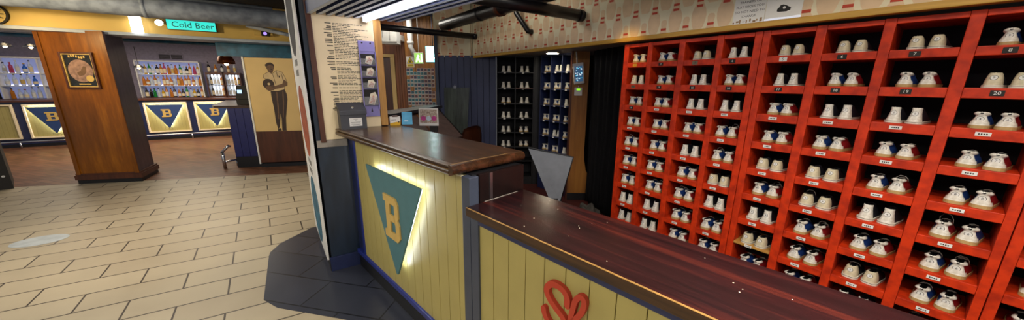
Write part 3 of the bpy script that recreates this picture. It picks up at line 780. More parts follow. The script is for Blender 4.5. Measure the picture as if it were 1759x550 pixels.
# ================================================================== black and navy shoe shelves in the alcove
ZR = [1.697, 1.471, 1.25, 1.034, .816, .595, .375]
def alcove_rack(F, cols, cw, x0, wall, back, label, loc, where, tilt):
    t = thing('shoe_shelf', label, 'shoe rack', F @ T(loc, .15, 0))
    for i in range(cols+1):
        bm = NB(); box(bm, x0+i*cw-.008, x0+i*cw+.008, 0, .26, 0, 1.925, 0, .002); obj('upright', bm, wall, t, F)
    for i in range(cols):
        a, b = x0+i*cw+.0085, x0+(i+1)*cw-.0085
        bm = NB(); box(bm, a, b, 0.004, .26, 1.90, 1.925); obj('top_board', bm, wall, t, F)
        for z in ZR: bm = NB(); box(bm, a, b, 0.004, .26, z-.016, z, 0, .001); obj('shelf', bm, wall, t, F)
        bm = NB(); box(bm, a, b, .0, .26, 0, .12); obj('base_board', bm, wall, t, F)
    bm = NB(); box(bm, x0, x0+cols*cw, .26, .27, 0, 1.925); obj('back_board', bm, back, t, F)
    if cols == 2:
        bm = NB(); box(bm, x0+cw+.0085, x0+2*cw-.0085, -.001, .004, 1.471-.012, 1.471); obj('pale_edge', bm, 'coldark', t, F)
    for r in range(6):
        for i in range(cols):
            if cols == 2 and r in (2, 5) and i == 1: continue
            cx = x0+(i+.42)*cw
            bm = NB(); box(bm, cx-.016, cx+.016, .0015, .004, ZR[r]-.022, ZR[r]-.006); obj('number_plate', bm, 'paper', t, F)
    for r in range(6):
        for i in range(cols):
            kind = random.choice(['strap', 'tall', 'strap', 'strap'] if cols == 3 else ['tall', 'tall', 'strap'])
            pc = x0+(i+.5)*cw; gp = .0405
            for s_, sg in (('left', -1), ('right', 1)):
                place_shoe(kind, s_, F @ FR(pc+sg*gp, .03, tilt+random.uniform(-3, 3), ZR[r]+.0006),
                           f"{s_} {DESC[kind]} shoe, {where[i]}, {ORD[r+1]} shelf down", 'shoes in the alcove shelves', random.choice([3,4,5,6,7,8]))
alcove_rack(BL, 2, .27, .845, 'black', 'cubback', 'black two-column shoe shelf next to the blue boarded wall', 1.1, ['left column of black shelf', 'right column of black shelf'], 0)
A3 = FR(-3.60, 3.13, 3)
alcove_rack(A3, 3, .197, 0, 'navy', 'cubback', 'navy three-column shoe shelf beside the pine post', .3, ['left column of navy shelf', 'middle column of navy shelf', 'right column of navy shelf'], -2)
bm = NB(); box(bm, 1.395, 1.50, 0, .06, 0, 1.925); struct('trim_4', bm, 'black', BL)

# ================================================================== alcove: post, tablet, curtain, cloth
PO = FR(-2.945, 3.085, 53.5)
t = thing('timber_post', 'orange pine post between navy shoe shelf and black curtain', 'post', PO @ T(.1, .04, 0))
bm = NB(); prism(bm, [(0,.1),(.33,.1),(.33,.2),(.30,.3),(.235,.42),(.21,.55),(.2,.7),(.2,1.928),(0,1.928)], 0, .06, 0, 'y'); obj('board', bm, 'pine', t, PO)
bm = NB(); box(bm, -.02, .0, -.008, .07, 0, 1.928); obj('edge_strip', bm, 'coldark', t, PO)
bm = NB(); box(bm, 0.0, .335, -.006, .06, 0, .1, 0, .002); obj('kick_plate', bm, 'black', t, PO)
TF = PO @ T(.02, -.055, 1.53) @ Matrix.Rotation(R(-8), 4, 'Y') @ Matrix.Rotation(R(6), 4, 'X')
t = thing('tablet', 'white wall tablet with lit blue screen on the pine post', 'tablet', TF)
bm = NB(); box(bm, -.005, .125, 0, .02, 0, .25, 0, .006); obj('case', bm, 'white', t, TF)
bm = NB(); box(bm, .012, .108, -.001, 0, .03, .215); sc = obj('screen', bm, emis('tablet_screen', '#2c4a66', 1.0), t, TF)
bm = NB(); random.seed(4)
for i in range(34):
    x, z = random.uniform(.016, .09), random.uniform(.036, .2); w, h = random.uniform(.004, .016), random.uniform(.003, .012)
    box(bm, x, min(x+w, .107), -.0016, -.001, z, z+h, random.choice([0, 0, 1]))
obj('screen_graphics', bm, [emis('screen_pale', '#d8e6ee', 1.3), emis('screen_cyan', '#38b6d8', 1.3)], sc, TF)
bm = NB(); tube(bm, [(.05,.01,.25), (.05,.01,.33), (.05,.01,.385)], .009, 8); obj('cable_cover', bm, 'white', t, TF)
HF = PO @ T(.03, -.0195, 1.395)
t = thing('thermostat', 'small white thermostat with green display below the tablet', 'thermostat', HF)
bm = NB(); box(bm, 0, .095, 0, .019, 0, .1, 0, .004); obj('case', bm, 'white', t, HF)
bm = NB(); box(bm, .025, .07, -.001, 0, .065, .088); obj('display', bm, emis('green_display', '#7fd41a', 1.5), t, HF)
bm = NB(); tube(bm, [(.05,.009,.1),(.05,.009,.125)], .005, 8); obj('cable', bm, 'white', t, HF)
# curtain
bm = NB(); nx, nz = 90, 14; grid = []
for j in range(nz+1):
    z = .03+1.895*j/nz; row = []
    for i in range(nx+1):
        u = i/nx; x = -2.72+u*.86; amp = .022*(1-.45*j/nz); gather = (1-j/nz)
        y = 3.19-.30*u+amp*math.sin(u*52+.5*math.sin(j*.7))+amp*.6*math.sin(u*23+j*.15)
        row.append(bm.verts.new((x+.03*gather*math.sin(u*9), y, z)))
    grid.append(row)
for j in range(nz):
    for i in range(nx): bm.faces.new((grid[j][i], grid[j][i+1], grid[j+1][i+1], grid[j+1][i])).smooth = True
bmesh.ops.solidify(bm, geom=bm.faces[:], thickness=.004)
tag(obj('curtain', bm, 'curtain'), 'long black curtain hanging between pine post and red rack', 'curtain')
bm = NB(); random.seed(8)
bmesh.ops.create_icosphere(bm, subdivisions=4, radius=1)
for v in bm.verts:
    q = v.co.copy(); d = 1+.16*math.sin(q.x*6+q.y*4)+.12*math.sin(q.y*9-q.z*5)
    v.co = Vector((q.x*.13*d, q.y*.09*d, max(0, (q.z+.6))*.075*d))
for f in bm.faces: f.smooth = True
tag(obj('crumpled_cloth', bm, 'greycloth', None, T(-2.42, 2.93, .0)), 'crumpled grey cloth on red floor below the black curtain', 'cloth')

# ================================================================== staff side: screen, desk, chalkboard, chair
SF = FR(-2.10, 1.64, 53.8)
t = thing('till_screen', 'tilted smoked grey glossy panel behind the end of the tall counter', 'screen', FR(-2.05, 1.8, 53.8))
def SP(px, d=0): return px
a_, b_, c_, d_ = Vector((-2.05,1.665,1.028)), Vector((-1.80,1.942,.96)), Vector((-1.852,1.871,.575)), Vector((-1.905,1.80,.575))
n_ = (b_-a_).cross(c_-a_).normalized()*.012
bm = NB(); hexa(bm, [a_, b_, c_, d_, a_+n_, b_+n_, c_+n_, d_+n_]); obj('panel', bm, 'screen', t)
bm = NB(); tube(bm, [a_, b_, c_], .006, 6); obj('rim', bm, 'black', t)
bm = NB(); tube(bm, [(-1.88,1.84,.6), (-1.88,1.84,.02)], .02, 10); lathe(bm, [(.12,0),(.12,.012),(.03,.02)], (-1.88,1.84,0)); obj('stand', bm, 'black', t)
# sloping desk
P1, P2, P3 = Vector((-3.45,1.0,1.20)), Vector((-4.2,1.83,1.20)), Vector((-3.59,1.87,.91)); P4 = Vector((-2.86,1.07,.91))
t = thing('sloping_desk', 'dark desk with flat top and sloping boarded front behind tall counter', 'desk', T(-3.7, 1.5, 0))
bm = NB(); hexa(bm, [P1, P4, P3, P2, P1-Vector((0,0,.02)), P4-Vector((0,0,.02)), P3-Vector((0,0,.02)), P2-Vector((0,0,.02))]); sl = obj('sloping_front', bm, wood('brown_grey_board', '#3a2b29', '#54413b', .45, (20,3,20)), t)
bm = NB(); prism(bm, [(-3.30,.93),(-4.22,1.90),(-4.42,1.78),(-3.6,.86)], 1.20, 1.235); obj('top', bm, wood('dark_desk_top', '#17161b', '#2a272c', .3, (6,6,20)), t)
bm = NB(); prism(bm, [(-3.0,1.1),(-3.62,1.85),(-4.2,1.8),(-3.5,1.0)], 0, .89); obj('cabinet', bm, 'black', t)
def sp(u, w, up=.003): # u along the top edge, w down the slope
    return P1.lerp(P2, u).lerp(P4.lerp(P3, u), w)+Vector((0,0,up))
for u in (.01, .40, .975):
    bm = NB(); quad(bm, [sp(u,0), sp(u+.022,0), sp(u+.022,1), sp(u,1)]); bmesh.ops.solidify(bm, geom=bm.faces[:], thickness=.006); obj('edge_strip', bm, 'colwood' if u == .4 else 'black', t)
KF = FR(-3.385, 1.252, 53.8, 1.092)
t2 = thing('counter_card', 'upright framed card with three round badges standing on the sloping desk', 'card', KF)
bm = NB(); box(bm, 0, .205, 0, .006, 0, .185); obj('sheet', bm, 'paper', t2, KF)
bm = NB(); box(bm, .11, .19, .0062, .03, -.07, .05); obj('stand', bm, 'ink', t2, KF)
bm = NB(); box(bm, .012, .193, -.0008, 0, .03, .172); obj('printed_ground', bm, mat('brown_print', '#8a7466', .5, var=.5, scale=60, c2='#d8cbb8'), t2, KF)
for i, cc in enumerate(('#c0448c', '#c9dbe6', '#c0448c')):
    bm = NB(); disc(bm, (.047+i*.056, -.0008, .078), .027, 'y', .0008, 24); obj('round_badge', bm, mat('badge_%d' % i, cc, .5, var=.1), t2, KF)
# board with bulldog clip
BF = BL @ T(.075, -.06, .80)
t = thing('notice_board', 'black wooden clipboard panel leaning on the blue boarded wall', 'board', BF)
bm = NB(); hexa(bm, [(0,-.02,0),(.33,-.02,0),(.37,.03,.67),(.0,.03,.67),(0,-.005,0),(.33,-.005,0),(.37,.045,.67),(0,.045,.67)]); obj('panel', bm, wood('black_green_board', '#161b18', '#3b443d', .35, (30,30,2)), t, BF)
bm = NB(); box(bm, .14, .18, .02, .052, .655, .69, 0, .003); tube(bm, [(.15,.03,.69),(.16,.03,.715),(.17,.03,.69)], .003, 6); obj('bulldog_clip', bm, 'steel', t, BF)
bm = NB(); box(bm, .02, .05, -.02, .04, -.8, 0); box(bm, .29, .32, -.02, .04, -.8, 0); obj('leg_frame', bm, 'black', t, BF)
CF = FR(-3.82, 2.08, 100)
t = thing('staff_chair', 'dark chair with curved back behind the tall counter by blue wall', 'chair', CF)
bm = NB()
pts = []
for j in range(7):
    for i in range(9):
        u = (i-4)/4; w = j/6; pts.append(bm.verts.new((u*.19*(1-.25*w**3), -.02-.05*(1-u*u)-.06*w, .62+.38*w-.04*u*u*w)))
for j in range(6):
    for i in range(8): bm.faces.new((pts[j*9+i], pts[j*9+i+1], pts[(j+1)*9+i+1], pts[(j+1)*9+i])).smooth = True
bmesh.ops.solidify(bm, geom=bm.faces[:], thickness=.014); obj('backrest', bm, 'coldark', t, CF)
bm = NB(); box(bm, -.2, .2, -.06, .34, .44, .47, 0, .01); obj('seat', bm, 'coldark', t, CF)
for x in (-.17, .17):
    for y in (-.03, .31): bm = NB(); tube(bm, [(x,y,.44),(x*1.05,y*1.03,0)], .014, 8); obj('leg', bm, 'black', t, CF)
    bm = NB(); tube(bm, [(x,-.04,.46),(x*.95,-.05,.64)], .012, 8); obj('back_post', bm, 'black', t, CF)
# papers above the rack
t = thing('notice_paper', 'white paper notice about trainers and flat shoes above red rack', 'notice', T(-.89, 2.43, 1.915))
NF = T(-.887, 2.449, 1.918)
bm = NB(); box(bm, -.085, .083, -.002, 0, 0, .24); sh = obj('sheet', bm, 'paper', t, NF)
bm = NB()
for i, s in enumerate(('CHANGE', 'DO NOT NEED TO', 'FLAT SHOES YOU', 'TRAINERS OR', 'WEARING')): text(bm, s, .0185, NF @ T(0, -.0022, .042+i*.0275))
obj('printed_text', bm, 'ink', t)
bm = NB(); 
for i in range(9): box(bm, -.083+i*.018, -.083+i*.018+random.uniform(.006,.016), -.0024, -.002, .004+.006*(i % 2), .014+.006*(i % 3))
obj('glitter_band', bm, 'brass', t, NF)
t = thing('notice_paper', 'white paper notice with black shoe picture above red rack', 'notice', T(-.716, 2.43, 1.912))
NF = T(-.716, 2.449, 1.915)
bm = NB(); box(bm, -.085, .085, -.002, 0, 0, .24); obj('sheet', bm, 'paper', t, NF)
bm = NB(); text(bm, 'OR BOOTS', .0185, NF @ T(0, -.0022, .118)); obj('printed_text', bm, 'ink', t)
bm = NB(); prism(bm, [(-.03,.05),(-.022,.046),(.015,.044),(.032,.05),(.034,.062),(.022,.07),(.01,.078),(-.004,.084),(-.016,.082),(-.022,.07),(-.03,.062)], -.0024, -.002, 0, 'y'); disc(bm, (.003, -.0024, .066), .007, 'y', .0004, 12, 1); obj('shoe_picture', bm, ['ink', 'paper'], t, NF)
bm = NB(); box(bm, -.085, .085, -.0024, -.002, .004, .016); obj('foil_band', bm, 'steel', t, NF)
# ================================================================== wood clad column with framed picture
t = thing('clad_column', 'orange-brown wood panelled column standing where tiles meet the bar floor', 'column', T(-7.8, -2.1, 0))
fp = [(-7.66,-2.47), (-7.35,-1.786), (-7.93,-1.735), (-8.24,-2.42)]
bm = NB(); prism(bm, fp, .1, 2.2); obj('core', bm, 'colside', t)
bm = NB(); box(bm, .0, .751, -.012, 0, .14, 2.2, 0, .003); obj('front_panel', bm, 'colwood', t, CL)
for x in (-.012, .715):
    bm = NB(); box(bm, x, x+.05, -.026, -.0125, .14, 2.2, 0, .003); obj('corner_strip', bm, 'colwood', t, CL)
def grow(pts, d):
    c = Vector((sum(p[0] for p in pts)/4, sum(p[1] for p in pts)/4))
    return [tuple(c+(Vector(p)-c)*(1+d/(Vector(p)-c).length)) for p in pts]
bm = NB(); prism(bm, grow(fp, .05), .06, .13); prism(bm, grow(fp, .035), .13, .155); obj('plinth', bm, 'coldark', t)
bm = NB(); prism(bm, grow(fp, .03), 0, .06); obj('kick', bm, 'black', t)
PF = CL @ T(.40, -.0135, 1.66)
t = thing('framed_picture', 'framed pub mirror picture with round emblem on the wood column', 'picture', PF)
bm = NB()
w, h = .19, .25
for a in ((-w,-w+.022,-h,h),(w-.022,w,-h,h),(-w+.022,w-.022,-h,-h+.022),(-w+.022,w-.022,h-.022,h)): box(bm, a[0], a[1], -.03, 0, a[2], a[3], 0, .003)
obj('frame', bm, 'coldark', t, PF)
bm = NB()
w2, h2 = w-.022, h-.022
for a in ((-w2,-w2+.012,-h2,h2),(w2-.012,w2,-h2,h2),(-w2+.012,w2-.012,-h2,-h2+.012),(-w2+.012,w2-.012,h2-.012,h2)): box(bm, a[0], a[1], -.02, 0, a[2], a[3])
obj('gilt_liner', bm, 'gold', t, PF)
bm = NB(); box(bm, -w2+.012, w2-.012, -.008, 0, -h2+.012, h2-.012); pic = obj('picture_ground', bm, mat('dark_picture', '#2a2a26', .12, var=.3), t, PF)
bm = NB(); disc(bm, (0,-.008,-.005), .14, 'y', .001, 36, 0, .155); obj('emblem_disc', bm, mat('pink_brown_print', '#a5826f', .15, var=.25, scale=20), pic, PF)
bm = NB()
for i in range(7): box(bm, -.10+i*.028, -.082+i*.028, -.0095, -.008, .175+.012*math.sin(i), .205+.012*math.sin(i))
obj('gilt_lettering', bm, 'gold', pic, PF)
bm = NB(); disc(bm, (.085,-.009,-.11), .045, 'y', .001, 20); obj('small_roundel', bm, 'gold', pic, PF)
bm = NB(); box(bm, -.06, .08, -.0095, -.009, -.195, -.18); obj('gilt_line', bm, 'gold', pic, PF)
bm = NB(); prism(bm, [(-.05,-.03),(.0,.0),(.04,.06),(.07,.05),(.06,-.02),(.03,-.06),(-.03,-.08)], -.0098, -.009, 0, 'y'); obj('figure', bm, 'figmid', pic, PF)

# ================================================================== bar counter with pennant panels
t = thing('bar_counter', 'long navy bar counter with framed mustard panels at far side of hall', 'bar', BAR @ T(-1, .25, 0))
bm = NB(); box(bm, -5, 3.2, .02, .5, 0, 1.02); obj('carcass', bm, 'navy', t, BAR)
bm = NB(); box(bm, -5, 3.2, -.04, .55, 1.02, 1.06, 0, .005); obj('worktop', bm, 'coldark', t, BAR)
bm = NB(); box(bm, -5, 3.2, -.02, .02, 0, .07); obj('kickboard', bm, 'black', t, BAR)
for i in range(7):
    x0 = -4.48+i*.96; x1 = x0+.82
    bm = NB()
    for a in ((x0,x0+.03,.19,.97),(x1-.03,x1,.19,.97),(x0+.03,x1-.03,.19,.22),(x0+.03,x1-.03,.94,.97)): box(bm, a[0], a[1], -.03, .019, a[2], a[3], 0, .003)
    pf = obj('panel_frame', bm, 'oldpaper', t, BAR)
    bm = NB(); n = 11; W = .76/n
    for k in range(n): box(bm, x0+.03+k*W+.001, x0+.03+(k+1)*W-.001, 0, .019, .22, .94, 0, .002)
    obj('board_panel', bm, 'yellow', pf, BAR)
pn = []
for i in range(2, 7):
    x0 = -4.48+i*.96
    nm = {2: 'blue backlit pennant with gold letter B on bar front, leftmost in view', 3: 'blue backlit pennant on the bar front left of the wood column', 4: 'blue backlit pennant on bar front right of wood column, fully visible', 5: 'blue backlit pennant on bar front partly hidden by the island counter', 6: 'blue backlit pennant on bar front behind the island counter'}[i]
    pennant(BAR @ T(x0+.41, -.002, .905), .70, .60, 'navypennant', nm, 'pennants on the bar front', bw=.19, bh=.20, gl=40, d=.05, bz=-.36)
bm = NB(); tube(bm, [(-5,-.16,.14),(3.0,-.16,.14)], .018, 10)
t = thing('foot_rail', 'brass-grey foot rail along the bottom of the bar front', 'rail', BAR @ T(-1, -.1, 0)); obj('rail', bm, 'steel', t, BAR)
for i in range(8):
    bm = NB(); tube(bm, [(-4.6+i*.96,-.16,.13),(-4.6+i*.96,-.16,.0)], .016, 8); obj('bracket', bm, 'steel', t, BAR)
# back bar
t = thing('back_bar_shelves', 'lit back bar shelving full of bottles, right of the wood column', 'shelf', BAR @ T(-.3, 1.3, 0))
def shelves(t, x0, x1, zs, ztop, nd):
    bm = NB(); box(bm, x0, x1, 1.45, 1.47, 1.05, ztop); obj('back_panel', bm, emis('back_glow_%d' % nd, '#8f97c4', .5, '#7a80a8'), t, BAR)
    bm = NB()
    for i in range(nd+1):
        x = x0+(x1-x0)*i/nd; box(bm, x-.012, x+.012, 1.16, 1.45, 1.05, ztop)
    box(bm, x0, x1, 1.14, 1.45, ztop, ztop+.03); obj('frame', bm, 'white', t, BAR)
    for z in zs:
        bm = NB(); box(bm, x0+.013, x1-.013, 1.15, 1.449, z-.02, z); s_ = obj('shelf', bm, 'white', t, BAR)
        bm = NB(); box(bm, x0+.013, x1-.013, 1.40, 1.448, z+.0005, z+.012); obj('light_strip', bm, emis('bottle_light', '#f4f2ff', 3.0), s_, BAR)
    bm = NB(); box(bm, x0-.02, x1+.02, 1.1, 1.5, 0, 1.05); obj('base_counter', bm, 'coldark', t, BAR)
shelves(t, -.98, .33, [1.38, 1.69], 2.03, 1)
t = thing('back_bar_shelves', 'lit back bar shelving full of bottles, left of the wood column', 'shelf', BAR @ T(-2.8, 1.3, 0))
shelves(t, -4.0, -2.0, [1.37, 1.67], 2.02, 3)
# bottles
def bottle_proto(shape, mats):
    bm = NB()
    if shape == 'round': prof = [(.034,0),(.036,.01),(.036,.16),(.032,.18),(.016,.20),(.013,.22),(.013,.255)]
    elif shape == 'tall': prof = [(.032,0),(.034,.01),(.034,.17),(.026,.20),(.014,.225),(.012,.26),(.012,.285)]
    elif shape == 'squat': prof = [(.034,0),(.037,.01),(.038,.12),(.034,.145),(.018,.165),(.015,.185),(.015,.215)]
    else: prof = [(.038,0),(.039,.008),(.032,.14),(.036,.165),(.018,.19),(.014,.2),(.014,.23)]
    lathe(bm, prof, seg=14, mi=0); zt = prof[-1][1]
    lathe(bm, [(prof[-1][0]+.003, 0), (prof[-1][0]+.003, .026)], (0,0,zt-.004), 12, 1)
    r_ = prof[2][0]+.001; za, zb = .03, prof[2][1]-.02
    lathe(bm, [(r_, za), (r_-(.005 if shape == 'flare' else 0), zb)], seg=14, mi=2, cap=False)
    return bm
BG = {'amber': glass('amber_bottle_glass', '#d98a35', .08, .45), 'clear': glass('clear_bottle_glass', '#e8f0f4', .05, .55), 'green': glass('green_bottle_glass', '#2f9a4a', .08, .55), 'dark': mat('dark_bottle_glass', '#1c1613', .15), 'pink': glass('pink_bottle_glass', '#d2557a', .08, .55), 'blue': glass('blue_bottle_glass', '#3f7fd0', .08, .55), 'yellow': glass('yellow_bottle_glass', '#e0b21c', .1, .4)}
bp = {}
def bottle(shape, colr, lc, F, label, group):
    k = (shape, colr, lc)
    if k not in bp:
        bm = bottle_proto(shape, None); o = link('bottle', bm, [BG[colr], M[lc[0]], M[lc[1]]]); bp[k] = o
    else:
        o = bp[k].copy(); COL.objects.link(o)
    o.location = F.to_translation(); o.rotation_euler = F.to_euler(); return tag(o, label, 'bottle', group)
random.seed(12)
LC = [('ink','oldpaper'), ('gold','paper'), ('white','paper'), ('redprint','oldpaper'), ('ink','gold'), ('steel','paper')]
def row(x0, x1, n, z, names, where, colors):
    for i in range(n):
        x = x0+(x1-x0)*(i+.5)/n
        if min(abs(x+3.333), abs(x+2.667)) < .06: continue
        sh_ = random.choice(['round','tall','squat','flare']); cl = colors[i % len(colors)] if random.random() < .7 else random.choice(colors)
        bottle(sh_, cl, random.choice(LC), BAR @ T(x+random.uniform(-.008,.008), 1.27+random.uniform(-.03,.03), z+.001), f"{cl} {sh_} bottle, {ORD[i+1]} from left on {names}, {where}", 'bottles on the back bar')
row(-.95, .31, 16, 1.69, 'top back bar shelf', 'right of wood column', ['clear','amber','green','clear','dark','amber','pink','yellow'])
row(-.95, .31, 16, 1.38, 'middle back bar shelf', 'right of wood column', ['amber','amber','clear','amber','pink','amber'])
row(-.95, .31, 15, 1.05, 'lowest back bar shelf', 'right of wood column', ['clear','dark','green','clear','yellow','dark','amber','clear'])
row(-3.6, -2.05, 15, 1.67, 'top back bar shelf', 'left of wood column', ['clear','clear','blue','clear','pink','clear','clear'])
row(-3.6, -2.05, 15, 1.37, 'middle back bar shelf', 'left of wood column', ['clear','clear','clear','blue','yellow','clear'])
row(-3.6, -2.05, 15, 1.05, 'lowest back bar shelf', 'left of wood column', ['clear','clear','dark','amber','clear','amber','yellow'])
# drinks fridges right of the shelves
for k, x0 in enumerate((.45, .86)):
    t = thing('bar_fridge', ['dark glass-fronted bar cabinet of bottles, left one behind the island', 'dark glass-fronted bar cabinet of bottles, right one behind the island'][k], 'cabinet', BAR @ T(x0+.19, 1.25, 1.05), 'bar cabinets')
    bm = NB()
    box(bm, x0, x0+.03, 1.1, 1.5, 0, 1.76); box(bm, x0+.36, x0+.39, 1.1, 1.5, 0, 1.76); box(bm, x0+.03, x0+.36, 1.1, 1.5, 1.70, 1.76); box(bm, x0+.03, x0+.36, 1.1, 1.5, 0, 1.08); box(bm, x0+.03, x0+.36, 1.48, 1.5, 1.08, 1.70)
    obj('case', bm, 'coldark', t, BAR)
    bm = NB(); box(bm, x0+.03, x0+.36, 1.46, 1.48, 1.08, 1.70); obj('lit_back', bm, emis('cabinet_light', '#eaf2ff', 1.6), t, BAR)
    bm = NB(); box(bm, x0+.031, x0+.359, 1.15, 1.46, 1.385, 1.4); obj('shelf', bm, 'steel', t, BAR)
    for j in range(4):
        for zz, nm in ((1.081, 'lower'), (1.401, 'upper')):
            bottle('tall', ['dark','clear','clear','amber','dark'][(j+k) % 5], LC[(j+k) % 6], BAR @ T(x0+.075+j*.08, 1.26, zz), f"bottle, {ORD[j+1]} from left on {nm} shelf of the {['left','right'][k]} bar cabinet", 'bottles in the bar cabinets')
for j in range(5):
    bottle(['tall','squat','round','squat','tall'][j], ['dark','amber','dark','amber','clear'][j], LC[j % 6], BAR @ T(.52+j*.15, 1.28, 1.761), f"bottle standing on top of the bar cabinets, {ORD[j+1]} from left", 'bottles on the cabinets')
# vent and wall trunking above
t = thing('air_vent', 'dark double air vent grille on wall above the back bar', 'vent', BAR @ T(-.32, 1.55, 2.13))
bm = NB()
for a in ((-.58,-.565),(-.33,-.31),(-.075,-.06)): box(bm, a[0], a[1], 1.535, 1.559, 2.12, 2.25)
box(bm, -.58, -.06, 1.535, 1.559, 2.11, 2.122); box(bm, -.58, -.06, 1.535, 1.559, 2.248, 2.26); obj('frame', bm, 'plum', t, BAR)
for x0 in (-.565, -.31):
    bm = NB()
    for k in range(6): box(bm, x0, x0+.235, 1.54, 1.555, 2.124+k*.021, 2.136+k*.021)
    obj('grille', bm, 'ink', t, BAR)
# pendants
def pendant(F, label, dome, big, drop):
    t = thing('pendant_lamp', label, 'lamp', F, 'pendant lamps at the bar')
    bm = NB(); s = .15 if big else .09
    prof = [(.02,.13),(.05,.12),(.08,.09),(.1,.04),(.1,.0)] if dome else [(.02,.10),(.10,.04),(.13,.0)]
    lathe(bm, [(r_*s/.1, z*s/.1) for r_, z in prof], seg=20, cap=False); bmesh.ops.solidify(bm, geom=bm.faces[:], thickness=.003)
    obj('lamp_shade', bm, mat('copper_shade', '#6b4126', .3, .7) if dome and 'cop' not in M else M['cop'] if dome else M['steel'], t, F)
    bm = NB(); bmesh.ops.create_uvsphere(bm, u_segments=12, v_segments=8, radius=.035 if big else .03); obj('bulb', bm, emis('warm_bulb', '#ffd9a0', 40), t, F)
    bm = NB(); tube(bm, [(0,0,s*1.0),(0,0,drop)], .006, 6); obj('cord', bm, 'ink', t, F)
pendant(BAR @ T(-.675, .4, 1.83), 'small lit pendant lamp above the bar, right of wood column', False, False, .52)
pendant(T(-9.4, -.65, 1.88), 'copper dome pendant lamp glowing above the island counter', True, True, .47)
pendant(BAR @ T(-2.80, .6, 2.25), 'shallow lit ceiling lamp at far left over the bar', False, False, .11)
pendant(BAR @ T(-2.43, .6, 2.25), 'shallow lit ceiling lamp just left of the wood column', False, False, .11)

# ================================================================== island counter with till and taps
t = thing('island_counter', 'royal navy boarded island counter with dark top beside bowler panel', 'counter', BW @ T(0, .6, 0))
bm = NB(); box(bm, -.41, .75, .06, 1.5, 0, 1.07); obj('carcass', bm, 'indigo', t, BW)
bm = NB(); n = 10
for k in range(n):
    a = -.42+k*.115; box(bm, a+.002, a+.113, .045, .06, .20, 1.07, 0, .003)
obj('boarded_front', bm, 'indigo', t, BW)
bm = NB(); box(bm, -.415, .73, .043, .06, 0, .2); obj('kickboard', bm, 'black', t, BW)
bm = NB(); prism(bm, [(-.71,.20),(-.60,.035),(.75,.035),(.75,1.9),(-1.35,1.9)], 1.07, 1.112); obj('worktop', bm, 'topedge', t, BW)
t = thing('foot_rail', 'short chrome foot rail at the corner of the island counter', 'rail', BW @ T(-.62, .2, 0))
bm = NB(); tube(bm, [(-.47,-.02,.42),(-.57,.02,.33),(-.60,.02,.30)], .022, 8); tube(bm, [(-.60,.02,.31),(-.60,.02,0)], .026, 8); tube(bm, [(-.47,-.02,.42),(-.47,.03,.4)], .018, 8); tube(bm, [(-.49,.2,.12),(-.49,.2,0)], .018, 8); tube(bm, [(-.60,.02,.12),(-.49,.2,.12)], .018, 8); obj('rail', bm, 'chrome', t, BW)
KF = BW @ T(-.30, .42, 1.112)
t = thing('till', 'dark till terminal on stand on the island counter', 'till', KF)
bm = NB(); box(bm, -.10, .12, -.08, .12, 0, .09, 0, .01); obj('base', bm, 'ink', t, KF)
bm = NB(); hexa(bm, [(-.13,-.02,.10),(.15,-.02,.10),(.15,.06,.34),(-.13,.06,.34),(-.13,.02,.09),(.15,.02,.09),(.15,.1,.33),(-.13,.1,.33)]); obj('monitor', bm, 'ink', t, KF)
bm = NB(); box(bm, -.02, .05, 0, .05, .08, .2); obj('neck', bm, 'ink', t, KF)
bm = NB(); box(bm, -.09, -.02, -.018, -.012, .2, .26); obj('screen', bm, emis('till_screen', '#9fc4e8', 1.5), t, KF)
for k in range(3):
    TFm = BW @ T(-.12+k*.11, .5+.1*k, 1.112)
    t = thing('beer_tap', f"tall dark beer tap on the island counter, {ORD[k+1]} from left", 'beer tap', TFm, 'beer taps')
    bm = NB(); lathe(bm, [(.045,0),(.045,.02),(.025,.03),(.025,.42),(.03,.44),(.03,.5)], seg=12); obj('column', bm, ['ink','chrome','ink'][k], t, TFm)
    bm = NB(); tube(bm, [(0,-.02,.36),(0,-.1,.36),(0,-.11,.30)], .012, 8); obj('spout', bm, 'chrome', t, TFm)
    bm = NB(); box(bm, -.03, .03, -.04, -.02, .40, .58, 0, .008); obj('lens', bm, emis('tap_badge_%d' % k, ['#dfe8ff','#ffffff','#e8b0b0'][k], 1.2), t, TFm)
NFm = BW @ T(-.50, .75, 1.112)
t = thing('napkin_box', 'small orange-brown wooden box standing on the island counter', 'box', NFm)
bm = NB(); box(bm, -.06, .06, -.06, .06, 0, .16, 0, .004); obj('body', bm, 'colwood', t, NFm)
bm = NB(); box(bm, -.04, .04, -.062, -.06, .03, .09); obj('opening', bm, 'ink', t, NFm)

# ================================================================== bowler panel
t = thing('bowler_panel', 'tan partition panel printed with a man holding a bowling ball', 'panel', BW @ T(.36, 0, 0))
bm = NB(); box(bm, -.005, .72, -.025, .02, .66, 1.92); bd = obj('picture_panel', bm, 'tan', t, BW)
bm = NB(); box(bm, -.005, .72, -.028, .02, .09, .659); obj('wood_panel', bm, 'coldark', t, BW)
bm = NB(); box(bm, -.03, -.006, -.04, .024, .07, 1.93); obj('frame_strip', bm, 'white', t, BW)['label'] = 'white edge strip'
bm = NB(); box(bm, .721, .80, -.03, .024, .07, 1.93); obj('frame_strip', bm, 'timber', t, BW)['label'] = 'yellow timber edge strip'
bm = NB(); box(bm, .801, .84, -.02, .03, 0, 2.0); obj('frame_strip', bm, 'slate', t, BW)['label'] = 'grey edge strip'
bm = NB(); box(bm, -.02, .84, -.018, .02, 0, .07); obj('kickboard', bm, 'black', t, BW)
